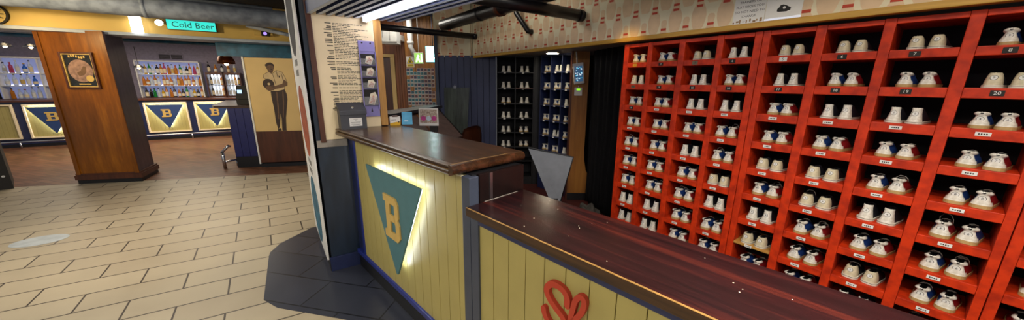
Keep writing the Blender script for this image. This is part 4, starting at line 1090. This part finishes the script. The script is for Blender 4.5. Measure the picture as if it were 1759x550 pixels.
fig = dict(face=[(.301,1.816),(.336,1.839),(.389,1.845),(.422,1.818),(.431,1.773),(.414,1.726),(.397,1.68),(.373,1.663),(.336,1.695),(.312,1.747)],
hair=[(.296,1.804),(.336,1.842),(.389,1.849),(.427,1.82),(.433,1.77),(.412,1.792),(.362,1.806),(.328,1.79),(.305,1.77)],
shirt=[(.256,1.643),(.336,1.695),(.383,1.656),(.455,1.72),(.536,1.693),(.569,1.624),(.59,1.542),(.542,1.506),(.538,1.392),(.426,1.363),(.324,1.363),(.325,1.398),(.315,1.551),(.243,1.585)],
arm=[(.55,1.565),(.602,1.518),(.594,1.459),(.499,1.423),(.389,1.398),(.344,1.415),(.408,1.458),(.519,1.494)],
hand=[(.258,1.445),(.388,1.469),(.416,1.439),(.376,1.382),(.3,1.367),(.257,1.391)],
trousers=[(.32,1.363),(.426,1.363),(.542,1.392),(.565,1.31),(.562,1.219),(.534,1.073),(.498,.901),(.476,.69),(.409,.679),(.425,.878),(.421,.976),(.378,.73),(.346,.7),(.328,.805),(.33,1.051),(.32,1.244)],
shoe_l=[(.346,.705),(.391,.712),(.4,.664),(.336,.662)], shoe_r=[(.409,.69),(.47,.695),(.483,.664),(.412,.662)],
cr1=[(.403,1.351),(.421,1.351),(.408,1.074),(.386,.878),(.37,.879),(.387,1.074)], cr2=[(.501,1.363),(.519,1.363),(.5,1.146),(.461,.902),(.448,.902),(.483,1.146)])
bm = NB(); L0 = -.025
def lay(k, d, mi): prism(bm, fig[k], L0-d, L0, mi, 'y')
lay('shirt', .0006, 3)
for a, b in zip(fig['shirt'], fig['shirt'][1:]+fig['shirt'][:1]):
    d = (Vector(b)-Vector(a)).normalized(); n = Vector((-d.y, d.x))*.003
    prism(bm, [tuple(Vector(a)+n), tuple(Vector(b)+n), tuple(Vector(b)-n), tuple(Vector(a)-n)], L0-.0009, L0, 0, 'y')
lay('trousers', .0010, 0); lay('cr1', .0014, 1); lay('cr2', .0014, 1); lay('shoe_l', .0012, 0); lay('shoe_r', .0012, 0)
lay('face', .0012, 1); lay('hair', .0016, 0); lay('arm', .0014, 1)
for a in ([(.372,1.745),(.392,1.75),(.39,1.725),(.374,1.722)], [(.33,1.765),(.352,1.77),(.35,1.762),(.332,1.757)], [(.375,1.775),(.4,1.778),(.4,1.77),(.376,1.767)], [(.352,1.70),(.385,1.703),(.38,1.694),(.355,1.69)]): prism(bm, a, L0-.0016, L0, 0, 'y')
for a in ([(.45,1.71),(.458,1.71),(.468,1.6),(.46,1.6)], [(.52,1.68),(.53,1.66),(.545,1.56),(.535,1.56)], [(.39,1.65),(.396,1.65),(.42,1.48),(.412,1.48)], [(.475,1.63),(.495,1.63),(.492,1.595),(.478,1.595)]): prism(bm, a, L0-.0012, L0, 0, 'y')
disc(bm, (.305, L0-.0014, 1.485), .088, 'y', .0006, 32, 0)
lay('hand', .0024, 1); disc(bm, (.312, L0-.0018, 1.487), .021, 'y', .0006, 16, 2)
for k in range(4): box(bm, .345+k*.012, .352+k*.012, L0-.0027, L0-.0024, 1.43, 1.46, 0)
obj('printed_figure', bm, ['figdark', 'figmid', 'figlight', 'figlight'], bd, BW)

# ================================================================== fixtures on the beam
t = thing('beer_sign', 'lit turquoise sign reading Cold Beer on beam above the bar entrance', 'sign', FA @ T(.17, -.05, 2.28))
bm = NB(); box(bm, -.11, .46, -.09, -.001, 2.29, 2.435, 0, .004); obj('case', bm, 'coldark', t, FA)
bm = NB(); box(bm, -.105, .455, -.093, -.0902, 2.295, 2.43); f_ = obj('lit_face', bm, emis('turquoise_sign', '#2fc4b4', 1.5, '#1c6d68'), t, FA)
bm = NB(); text(bm, 'Cold Beer', .118, FA @ T(.19, -.0935, 2.362), 0, .001); obj('lettering', bm, mat('sign_letter_print', '#0e3f48', .5), f_)
t = thing('spot_lamp', 'glaring white spot lamp at left end of the turquoise sign', 'lamp', FA @ T(-.17, -.1, 2.33))
F = FA @ T(-.17, -.12, 2.385)
bm = NB(); tube(bm, [(0,.11,0),(0,.04,0)], .02, 8); tube(bm, [(0,.05,0),(.0,-.03,-.02)], [.03,.045], 12); obj('housing', bm, 'ink', t, F)
bm = NB(); tube(bm, [(0,-.031,-.0203),(0,-.036,-.0215)], .042, 16); obj('lens', bm, emis('spot_lens', '#fff6e8', 45), t, F)
t = thing('wall_light', 'square white lit panel lamp on the yellow beam above column', 'lamp', FA @ T(-.435, -.03, 2.21))
bm = NB(); box(bm, -.495, -.375, -.085, -.052, 2.215, 2.44, 0, .004); obj('diffuser', bm, emis('white_panel_light', '#fffaf0', 6), t, FA)
bm = NB(); box(bm, -.48, -.39, -.052, 0, 2.23, 2.43); obj('back_box', bm, 'white', t, FA)
t = thing('wall_clock', 'round yellow wheel-like clock with dark rim on beam, far left', 'clock', FA @ T(-1.72, -.02, 2.22))
F = FA @ T(-1.72, -.003, 2.345)
bm = NB(); disc(bm, (0,0,0), .135, 'y', .03, 36); obj('rim', bm, 'ink', t, F)
bm = NB(); disc(bm, (0,-.03,0), .118, 'y', .004, 36); dl = obj('dial', bm, 'fascia', t, F)
bm = NB()
for k in range(12):
    a = 2*math.pi*k/12; bx_ = [(.105,.005),(.075,.005),(.075,-.005),(.105,-.005)]
    prism(bm, [(x*math.cos(a)-y*math.sin(a), x*math.sin(a)+y*math.cos(a)) for x, y in bx_], -.0352, -.034, 0, 'y')
disc(bm, (0,-.034,0), .02, 'y', .002, 16); obj('marks', bm, 'ink', dl, F)
F = FA @ T(1.03, -.06, 2.285)
t = thing('sensor_unit', 'small pale box with purple lens and yellow cap on beam', 'device', F)
bm = NB(); box(bm, -.10, .0, 0, .058, .01, .065, 0, .004); obj('case', bm, 'fascia', t, F)
bm = NB(); box(bm, .0, .12, -.02, .058, 0, .075, 0, .006); obj('housing', bm, 'ink', t, F)
bm = NB(); disc(bm, (.055,-.0205,.038), .026, 'y', .003, 18); obj('lens', bm, emis('violet_lens', '#9a7fe0', 1.5), t, F)
bm = NB(); tube(bm, [(.122,.02,.035),(.17,.02,.035)], .03, 12); obj('end_cap', bm, 'gold', t, F)

# ================================================================== ducts and pipes
def pipe(name, pts, r_, m, label, cat='pipe', F=ID, seg=16, collars=()):
    t = thing(name, label, cat, F @ T(*[sum(p[i] for p in pts)/len(pts) for i in range(3)]))
    bm = NB(); tube(bm, pts, r_, seg); obj('run', bm, m, t, F)
    a, b = Vector(pts[0]), Vector(pts[-1]); d = (b-a).normalized()
    for q in collars:
        p = a.lerp(b, q); bm = NB(); tube(bm, [p-d*.02, p+d*.02], r_*1.06 if not isinstance(r_, list) else r_[0]*1.06, seg); obj('collar', bm, m, t, F)
    return t
pipe('ceiling_duct', [(-4.5,-.95,2.48),(2.6,-.83,2.455)], .128, 'duct', 'large grey ceiling duct running in front of the yellow beam', 'duct', FA, 24, (.33, .62, .86))
pipe('ceiling_duct', [(-4.5,-.55,2.66),(1.25,-.55,2.625),(1.25,-.55,2.44)], .055, 'duct', 'thinner grey duct above and behind the large ceiling duct', 'duct', FA, 16, (.5, .8))
pipe('ceiling_pipe', [(.9,-.7,2.36),(2.2,-.5,2.14)], .03, 'duct', 'grey pipe sloping down behind the narrow white picture board', 'pipe', FA)
for k, (y, z, r_) in enumerate(((.62,2.30,.035), (.9,2.24,.045), (1.3,2.2,.03))):
    pipe('ceiling_pipe', [(-2.6,y,z),(2.9,y,z+.02)], r_, ['bluedeep','duct','bluedeep'][k], ['blue pipe just behind the beam over the bar floor', 'grey pipe second behind the beam over the bar floor', 'thin blue pipe furthest behind the beam'][k], 'pipe', FA)
random.seed(31)
for k in range(5):
    z0 = 2.03+.06*k
    pipe('cable', [(.55,.42+.09*k,z0+.05),(1.1,.42+.09*k,z0+.01),(1.7,.42+.09*k,z0),(2.4,.42+.09*k,z0+.02)], .014, 'bluedeep', f"blue cable sagging above the bowler panel, {ORD[k+1]} from bottom", 'cable', FA, 8)
bm = NB(); box(bm, .35, 2.0, .30, .35, 1.95, 2.169); tag(obj('cable_tray', bm, 'bluedeep', None, FA), 'blue tray strip directly above the bowler panel', 'tray')
pipe('ceiling_pipe', [(-4.219,2.449,2.17),(-4.219,.75,2.17)], .038, 'pipe', 'dark pipe ending in wallpaper above the blue boarded wall', 'pipe', ID, 16, (.02,))
pipe('ceiling_pipe', [(-2.256,2.449,2.157),(-2.256,1.2,2.157)], .05, 'pipe', 'thick black pipe end meeting pin wallpaper high above the curtain', 'pipe', ID, 16, (.03,))
pipe('ceiling_pipe', [(-2.986,2.449,2.098),(-2.99,2.40,2.10),(-3.148,2.35,2.30),(-3.2,2.34,2.6)], .028, 'pipe', 'short thin black pipe bending down into the pin wallpaper', 'pipe')
pipe('ceiling_duct', [(-4.3,2.0,2.285),(.5,2.0,2.285)], .072, 'pipe', 'thick black lagged pipe running along below the ceiling by wallpaper', 'pipe', ID, 20, (.2,.4,.6))
pipe('ceiling_duct', [(-4.3,1.78,2.46),(.5,1.78,2.46)], .06, 'pipe', 'black pipe higher and nearer than the lagged pipe', 'pipe', ID, 18, (.3,))
pipe('ceiling_pipe', [(-4.9,.6,2.62),(-4.9,2.4,2.62)], .07, 'pipe', 'black pipe high under ceiling crossing behind the slats', 'pipe')
F = T(-2.95, 1.95, 2.36)
t = thing('pipe_bracket', 'brown lagging bracket wrapped round the black lagged pipe', 'bracket', F)
bm = NB(); lathe(bm, [(.085,-.03),(.085,.03)], seg=16); bm.transform(Matrix.Rotation(R(90), 4, 'Y')); bm.transform(T(0,.05,-.075)); obj('band', bm, 'coldark', t, F)
bm = NB(); box(bm, -.012, .012, .03, .07, .0, .38); obj('hanger', bm, 'pipe', t, F)
for k, (x, y) in enumerate(((-5.6, 2.15), (-4.95, 2.2))):
    F = T(x, y, 2.70)
    t = thing('ceiling_light', ['pale strip light under ceiling, further one beyond the slats', 'pale strip light under ceiling, nearer one beyond the slats'][k], 'lamp', F)
    bm = NB(); box(bm, -.35, .35, -.05, .05, 0, .049); obj('body', bm, 'white', t, F)
    bm = NB(); box(bm, -.34, .34, -.04, .04, -.012, 0); obj('diffuser', bm, emis('strip_light', '#dfeeff', 5), t, F)
F = T(-3.15, 2.92, 1.9055)
t = thing('soffit_light', 'small warm lamp set under the soffit in front of the alcove shelves', 'lamp', F)
bm = NB(); lathe(bm, [(.085,.0),(.09,.006),(.09,.0245)], seg=24); obj('rim', bm, 'white', t, F)
bm = NB(); lathe(bm, [(.075,-.004),(.075,-.0005)], seg=24); obj('diffuser', bm, emis('soffit_glow', '#fff0d0', 45), t, F)
# slats over the counter
random.seed(2)
for i in range(11):
    tt = .047+i*.0594
    wp = PIL @ Vector((tt, -.004, 0))
    F = FR(wp.x, wp.y, 8.4, 0)
    if i == 6:
        F = F @ T(.0, 0, 1.985)
        t = thing('fluorescent_lamp', 'bright white fluorescent tube lamp running between grey ceiling slats', 'lamp', F)
        bm = NB(); box(bm, .03, 1.9, -.02, .02, .03, .07, 0, .003); obj('body', bm, 'white', t, F)
        bm = NB(); tube(bm, [(.05,0,.012),(1.88,0,.012)], .013, 12); obj('tube', bm, emis('fluorescent_glow', '#f8f4ff', 30), t, F)
        for x in (.03, 1.88): bm = NB(); box(bm, x, x+.02, -.017, .017, -.003, .03); obj('end_holder', bm, 'white', t, F)
        continue
    bm = NB(); fs = box(bm, .03, 4.2, -.0135, .0135, 2.005, 2.085, 1); fs[0].material_index = 0
    fs[5].material_index = 0; fs[3].material_index = 1
    tag(obj('ceiling_slat', bm, ['slat', 'slatside'], None, F), f"grey-blue ceiling slat above the counter, {ORD[i+1]} from left" if i < 6 else f"grey-blue ceiling slat right of the tube lamp, {ORD[i-6]} from it", 'slat', 'ceiling slats')
wp = PIL @ Vector((.35, -.004, 0)); F = FR(wp.x, wp.y, 8.4, 0)
for x in (1.2, 2.6, 4.0):
    bm = NB(); box(bm, x, x+.04, -.36, .33, 2.085, 2.12); tag(obj('slat_batten', bm, 'slatside', None, F), f"dark batten carrying the ceiling slats, {ORD[[1.2,2.6,4.0].index(x)+1]} from the pillar", 'batten', 'slat battens')

# ================================================================== corridor things
random.seed(44)
PH = [mat('photo_print_%d' % k, c, .35, var=.5, scale=40, c2=d) for k, (c, d) in enumerate((('#3f7f8a','#0f2328'),('#7a4a52','#1a0f14'),('#4a3f5f','#120f1c'),('#355f70','#1c1216'),('#8a5a4a','#22130f')))]
pmesh = []
for k in range(5):
    bm = NB(); box(bm, 0, .061, -.003, -.0005, 0, .066, 0); box(bm, .0025, .0585, -.0036, -.003, .007, .0635, 1)
    me = bpy.data.meshes.new('photo'); bmesh.ops.recalc_face_normals(bm, faces=bm.faces); bm.to_mesh(me); bm.free(); me.materials.append(M['paper']); me.materials.append(PH[k]); pmesh.append(me)
for r in range(11):
    for c in range(8):
        if random.random() < .04: continue
        o = bpy.data.objects.new('photo', pmesh[random.choice([0,0,0,3,2,1] if c < 5 else [1,1,4,2,3])]); COL.objects.link(o)
        F = CO @ T(.628+c*.0688+random.uniform(-.002,.002), -.0005, 1.74-r*.0725+random.uniform(-.004,.004)); o.location = F.to_translation(); o.rotation_euler = F.to_euler()
        tag(o, f"small white-bordered photo, {ORD[r+1]} row down, {ORD[c+1]} from left on corridor wall", 'photo', 'photos on the corridor wall')
F = CO @ T(.64, -.003, 1.82)
t = thing('warning_sign', 'yellow triangle warning sign on the wall above the photos', 'sign', F)
bm = NB(); box(bm, 0, .15, -.002, 0, 0, .2); bd = obj('plate', bm, 'paper', t, F)
yl = mat('warning_yellow', '#e5c31c', .5)
bm = NB(); prism(bm, [(.015,.075),(.135,.075),(.075,.185)], -.0028, -.002, 0, 'y'); box(bm, .01, .14, -.0028, -.002, .01, .062, 1); obj('yellow_print', bm, [yl, yl], bd, F)
bm = NB()
for a, b in (((.012,.072),(.138,.072)), ((.138,.072),(.075,.19)), ((.075,.19),(.012,.072))):
    d = (Vector(b)-Vector(a)).normalized(); n = Vector((-d.y, d.x))*.004; prism(bm, [tuple(Vector(a)+n), tuple(Vector(b)+n), tuple(Vector(b)-n), tuple(Vector(a)-n)], -.0032, -.002, 0, 'y')
prism(bm, [(.05,.09),(.1,.09),(.09,.105),(.078,.11),(.085,.14),(.07,.15),(.066,.115)], -.0032, -.0028, 0, 'y')
for z in (.024, .036, .048): box(bm, .025, .125, -.0032, -.0028, z-.003, z+.003)
obj('black_print', bm, 'ink', bd, F)
F = CO @ T(.88, -.31, 1.87)
t = thing('exit_sign', 'lit green exit sign hanging left of the glaring white sign', 'sign', F)
bm = NB(); box(bm, 0, .17, 0, .05, 0, .2, 0, .005); obj('case', bm, 'white', t, F)
bm = NB(); box(bm, .008, .162, -.003, -.0002, .008, .192); fc = obj('lit_face', bm, emis('exit_green', '#7fb04e', 1.0), t, F)
bm = NB(); prism(bm, [(.03,.03),(.055,.03),(.07,.09),(.095,.03),(.115,.03),(.09,.11),(.1,.14),(.075,.165),(.055,.12)], -.0042, -.003, 0, 'y'); box(bm, .125, .15, -.0042, -.003, .03, .17); obj('pictogram', bm, emis('exit_white', '#f4ffe8', 2.5), fc, F)
bm = NB(); tube(bm, [(.085,.025,.2),(.085,.025,.86)], .006, 6); obj('hanger', bm, 'white', t, F)
F = CO @ T(1.17, -.61, 1.88)
t = thing('light_box_sign', 'glaring white light box sign hanging before the corridor wall', 'sign', F)
bm = NB(); box(bm, 0, .24, 0, .10, 0, .28, 0, .004); obj('case', bm, 'slate', t, F)
bm = NB(); box(bm, .008, .232, -.004, -.0002, .008, .272); fc = obj('lit_face', bm, emis('light_box_face', '#7fe4e6', 4, '#bff0ee'), t, F)
bm = NB()
for i in range(6): box(bm, .03+i*.032, .052+i*.032, -.006, -.004, .12, .165)
for i in range(8): box(bm, .03+i*.022, .044+i*.022, -.006, -.004, .07, .085)
obj('lettering', bm, emis('white_letters', '#ffffff', 25), fc, F)
bm = NB(); tube(bm, [(.12,.05,.28),(.12,.05,.85)], .008, 6); obj('hanger', bm, 'slate', t, F)
F = CO @ T(.41, -.60, 2.19)
t = thing('wall_unit', 'white air handling box high beside the timber-edged pillar', 'air conditioner', F)
bm = NB(); box(bm, 0, .27, 0, .2, .03, .30, 0, .008); box(bm, .0, .27, .02, .2, 0, .03, 0, .006); obj('case', bm, 'white', t, F)
bm = NB(); tube(bm, [(.15,-.002,.05),(.15,-.002,.29)], .003, 6); tube(bm, [(.03,-.002,.1),(.03,-.002,.22)], .003, 6); obj('seam', bm, 'ink', t, F)
bm = NB(); box(bm, .05, .22, .2, .6, .1, .2); obj('bracket', bm, 'white', t, F)
F = CO @ T(.79, -.18, 2.05)
t = thing('drain_pipe', 'white plastic pipe elbow on the corridor wall above yellow sign', 'pipe', F)
bm = NB(); tube(bm, [(0,0,.65),(0,0,.2),(0.0,0,.14),(.03,.03,.05),(.035,.1,.0),(.035,.17,-.01)], .05, 16); obj('run', bm, 'white', t, F)
bm = NB(); tube(bm, [(0,0,.18),(0,0,.23)], .062, 16); obj('collar', bm, 'white', t, F)

# ================================================================== machine at the far left edge
F = FR(-7.85, -3.15, 200)
t = thing('game_machine', 'black low machine cabinet with bright studs at far left edge', 'machine', F)
bm = NB(); prism(bm, [(0,0),(.75,0),(.75,.63),(.04,.63),(.0,.60)], .0, .6, 0, 'y'); obj('cabinet', bm, 'ink', t, F)
for k, (x, z) in enumerate(((.05,.19),(.085,.28),(.12,.37))):
    bm = NB(); tube(bm, [(-.008,x,z),(0,x,z)], .016, 12); obj('stud', bm, 'chrome', t, F)
bm = NB(); box(bm, -.005, 0, .16, .58, .08, .25); obj('yellow_strip', bm, 'fascia', t, F)

# ================================================================== lights: inferred lamps, and unseen fill lamps added for brightness
def spot(name, loc, tgt, power, size, color, blend=.5, rad=.06):
    l = bpy.data.lights.new(name, 'SPOT'); l.energy = power; l.spot_size = R(size); l.spot_blend = blend; l.color = color; l.shadow_soft_size = rad
    o = bpy.data.objects.new(name, l); COL.objects.link(o); o.location = loc
    o.rotation_euler = (Vector(tgt)-Vector(loc)).to_track_quat('-Z', 'Y').to_euler(); return o
def area(name, loc, sx, sy, power, color, rot=(0,0,0)):
    l = bpy.data.lights.new(name, 'AREA'); l.shape = 'RECTANGLE'; l.size = sx; l.size_y = sy; l.energy = power; l.color = color
    o = bpy.data.objects.new(name, l); COL.objects.link(o); o.location = loc; o.rotation_euler = rot; return o
WARM = (1, .80, .56); NEUT = (1, .93, .82); COOL = (.82, .91, 1)
area('added_fill_customer_side', (-1.2, -2.2, 2.7), 2.2, 1.2, 70, NEUT)  # unseen area lamp without a fitting, added to brighten the customer side
area('added_fill_customer_front', (.8, -1.2, 2.7), 1.6, 1.2, 46, NEUT)  # added out of view to light the mustard counter fronts
area('added_fill_hall', (-4.6, -1.5, 2.7), 1.2, 1.2, 66, NEUT)  # unseen fill added over the tiled hall floor
area('ceiling_lamp_aisle', (.3, 1.0, 2.02), 1.6, .3, 115, NEUT)
area('added_fill_aisle_high', (.3, .9, 2.7), 1.4, .5, 42, (1, .88, .72))  # extra lamp added higher up to brighten the pin wallpaper
area('ceiling_lamp_alcove', (-2.9, 1.55, 2.7), .8, .3, 14, NEUT)
area('added_fill_bar', (-10.6, -2.2, 2.6), 2.2, 3.4, 190, (1, .86, .7))  # area fill with no fitting, added to brighten the bar
area('ceiling_lamp_corridor', (-5.9, 1.9, 2.7), .8, .5, 14, NEUT)
spot('downlight_floor', (-4.4, -1.0, 2.72), (-4.9, -1.0, 0), 60, 70, WARM)
spot('downlight_rack', (-1.62, 1.75, 2.3), (-1.74, 2.5, 1.77), 22, 27, (1, .60, .10), 1.0, .02)
spot('added_fill_beam', (-5.0, -2.9, 2.25), (-7.5, -1.3, 2.3), 150, 75, (1, .82, .5), .8)  # spot added out of view just to brighten the yellow beam
spot('downlight_column', (-6.75, -2.75, 2.15), (-7.5, -2.2, 1.9), 30, 90, (1, .7, .3), .9)
w = bpy.data.worlds.new('World'); SC.world = w; w.use_nodes = True
w.node_tree.nodes['Background'].inputs[0].default_value = (.9, .93, 1, 1); w.node_tree.nodes['Background'].inputs[1].default_value = .38

# ================================================================== camera and colour
cd = bpy.data.cameras.new('Camera'); cam = bpy.data.objects.new('Camera', cd); COL.objects.link(cam)
cd.sensor_fit = 'HORIZONTAL'; cd.sensor_width = 36; cd.lens = 560.1/1759*36; cd.clip_start = .02
psi, th, ro = R(-53.753), R(13.394), R(-.512)
fw = Vector((math.sin(psi)*math.cos(th), math.cos(psi)*math.cos(th), -math.sin(th))); rt = Vector((math.cos(psi), -math.sin(psi), 0)); dn = fw.cross(rt)
r2 = rt*math.cos(ro)+dn*math.sin(ro); d2 = -rt*math.sin(ro)+dn*math.cos(ro)
mw = Matrix((r2, -d2, -fw)).transposed().to_4x4(); mw.translation = (0, 0, 1.55); cam.matrix_world = mw
SC.camera = cam
SC.view_settings.view_transform = 'Standard'; SC.view_settings.look = 'None'; SC.view_settings.gamma = 1; SC.view_settings.use_curve_mapping = False
SC.view_settings.exposure = 0.0
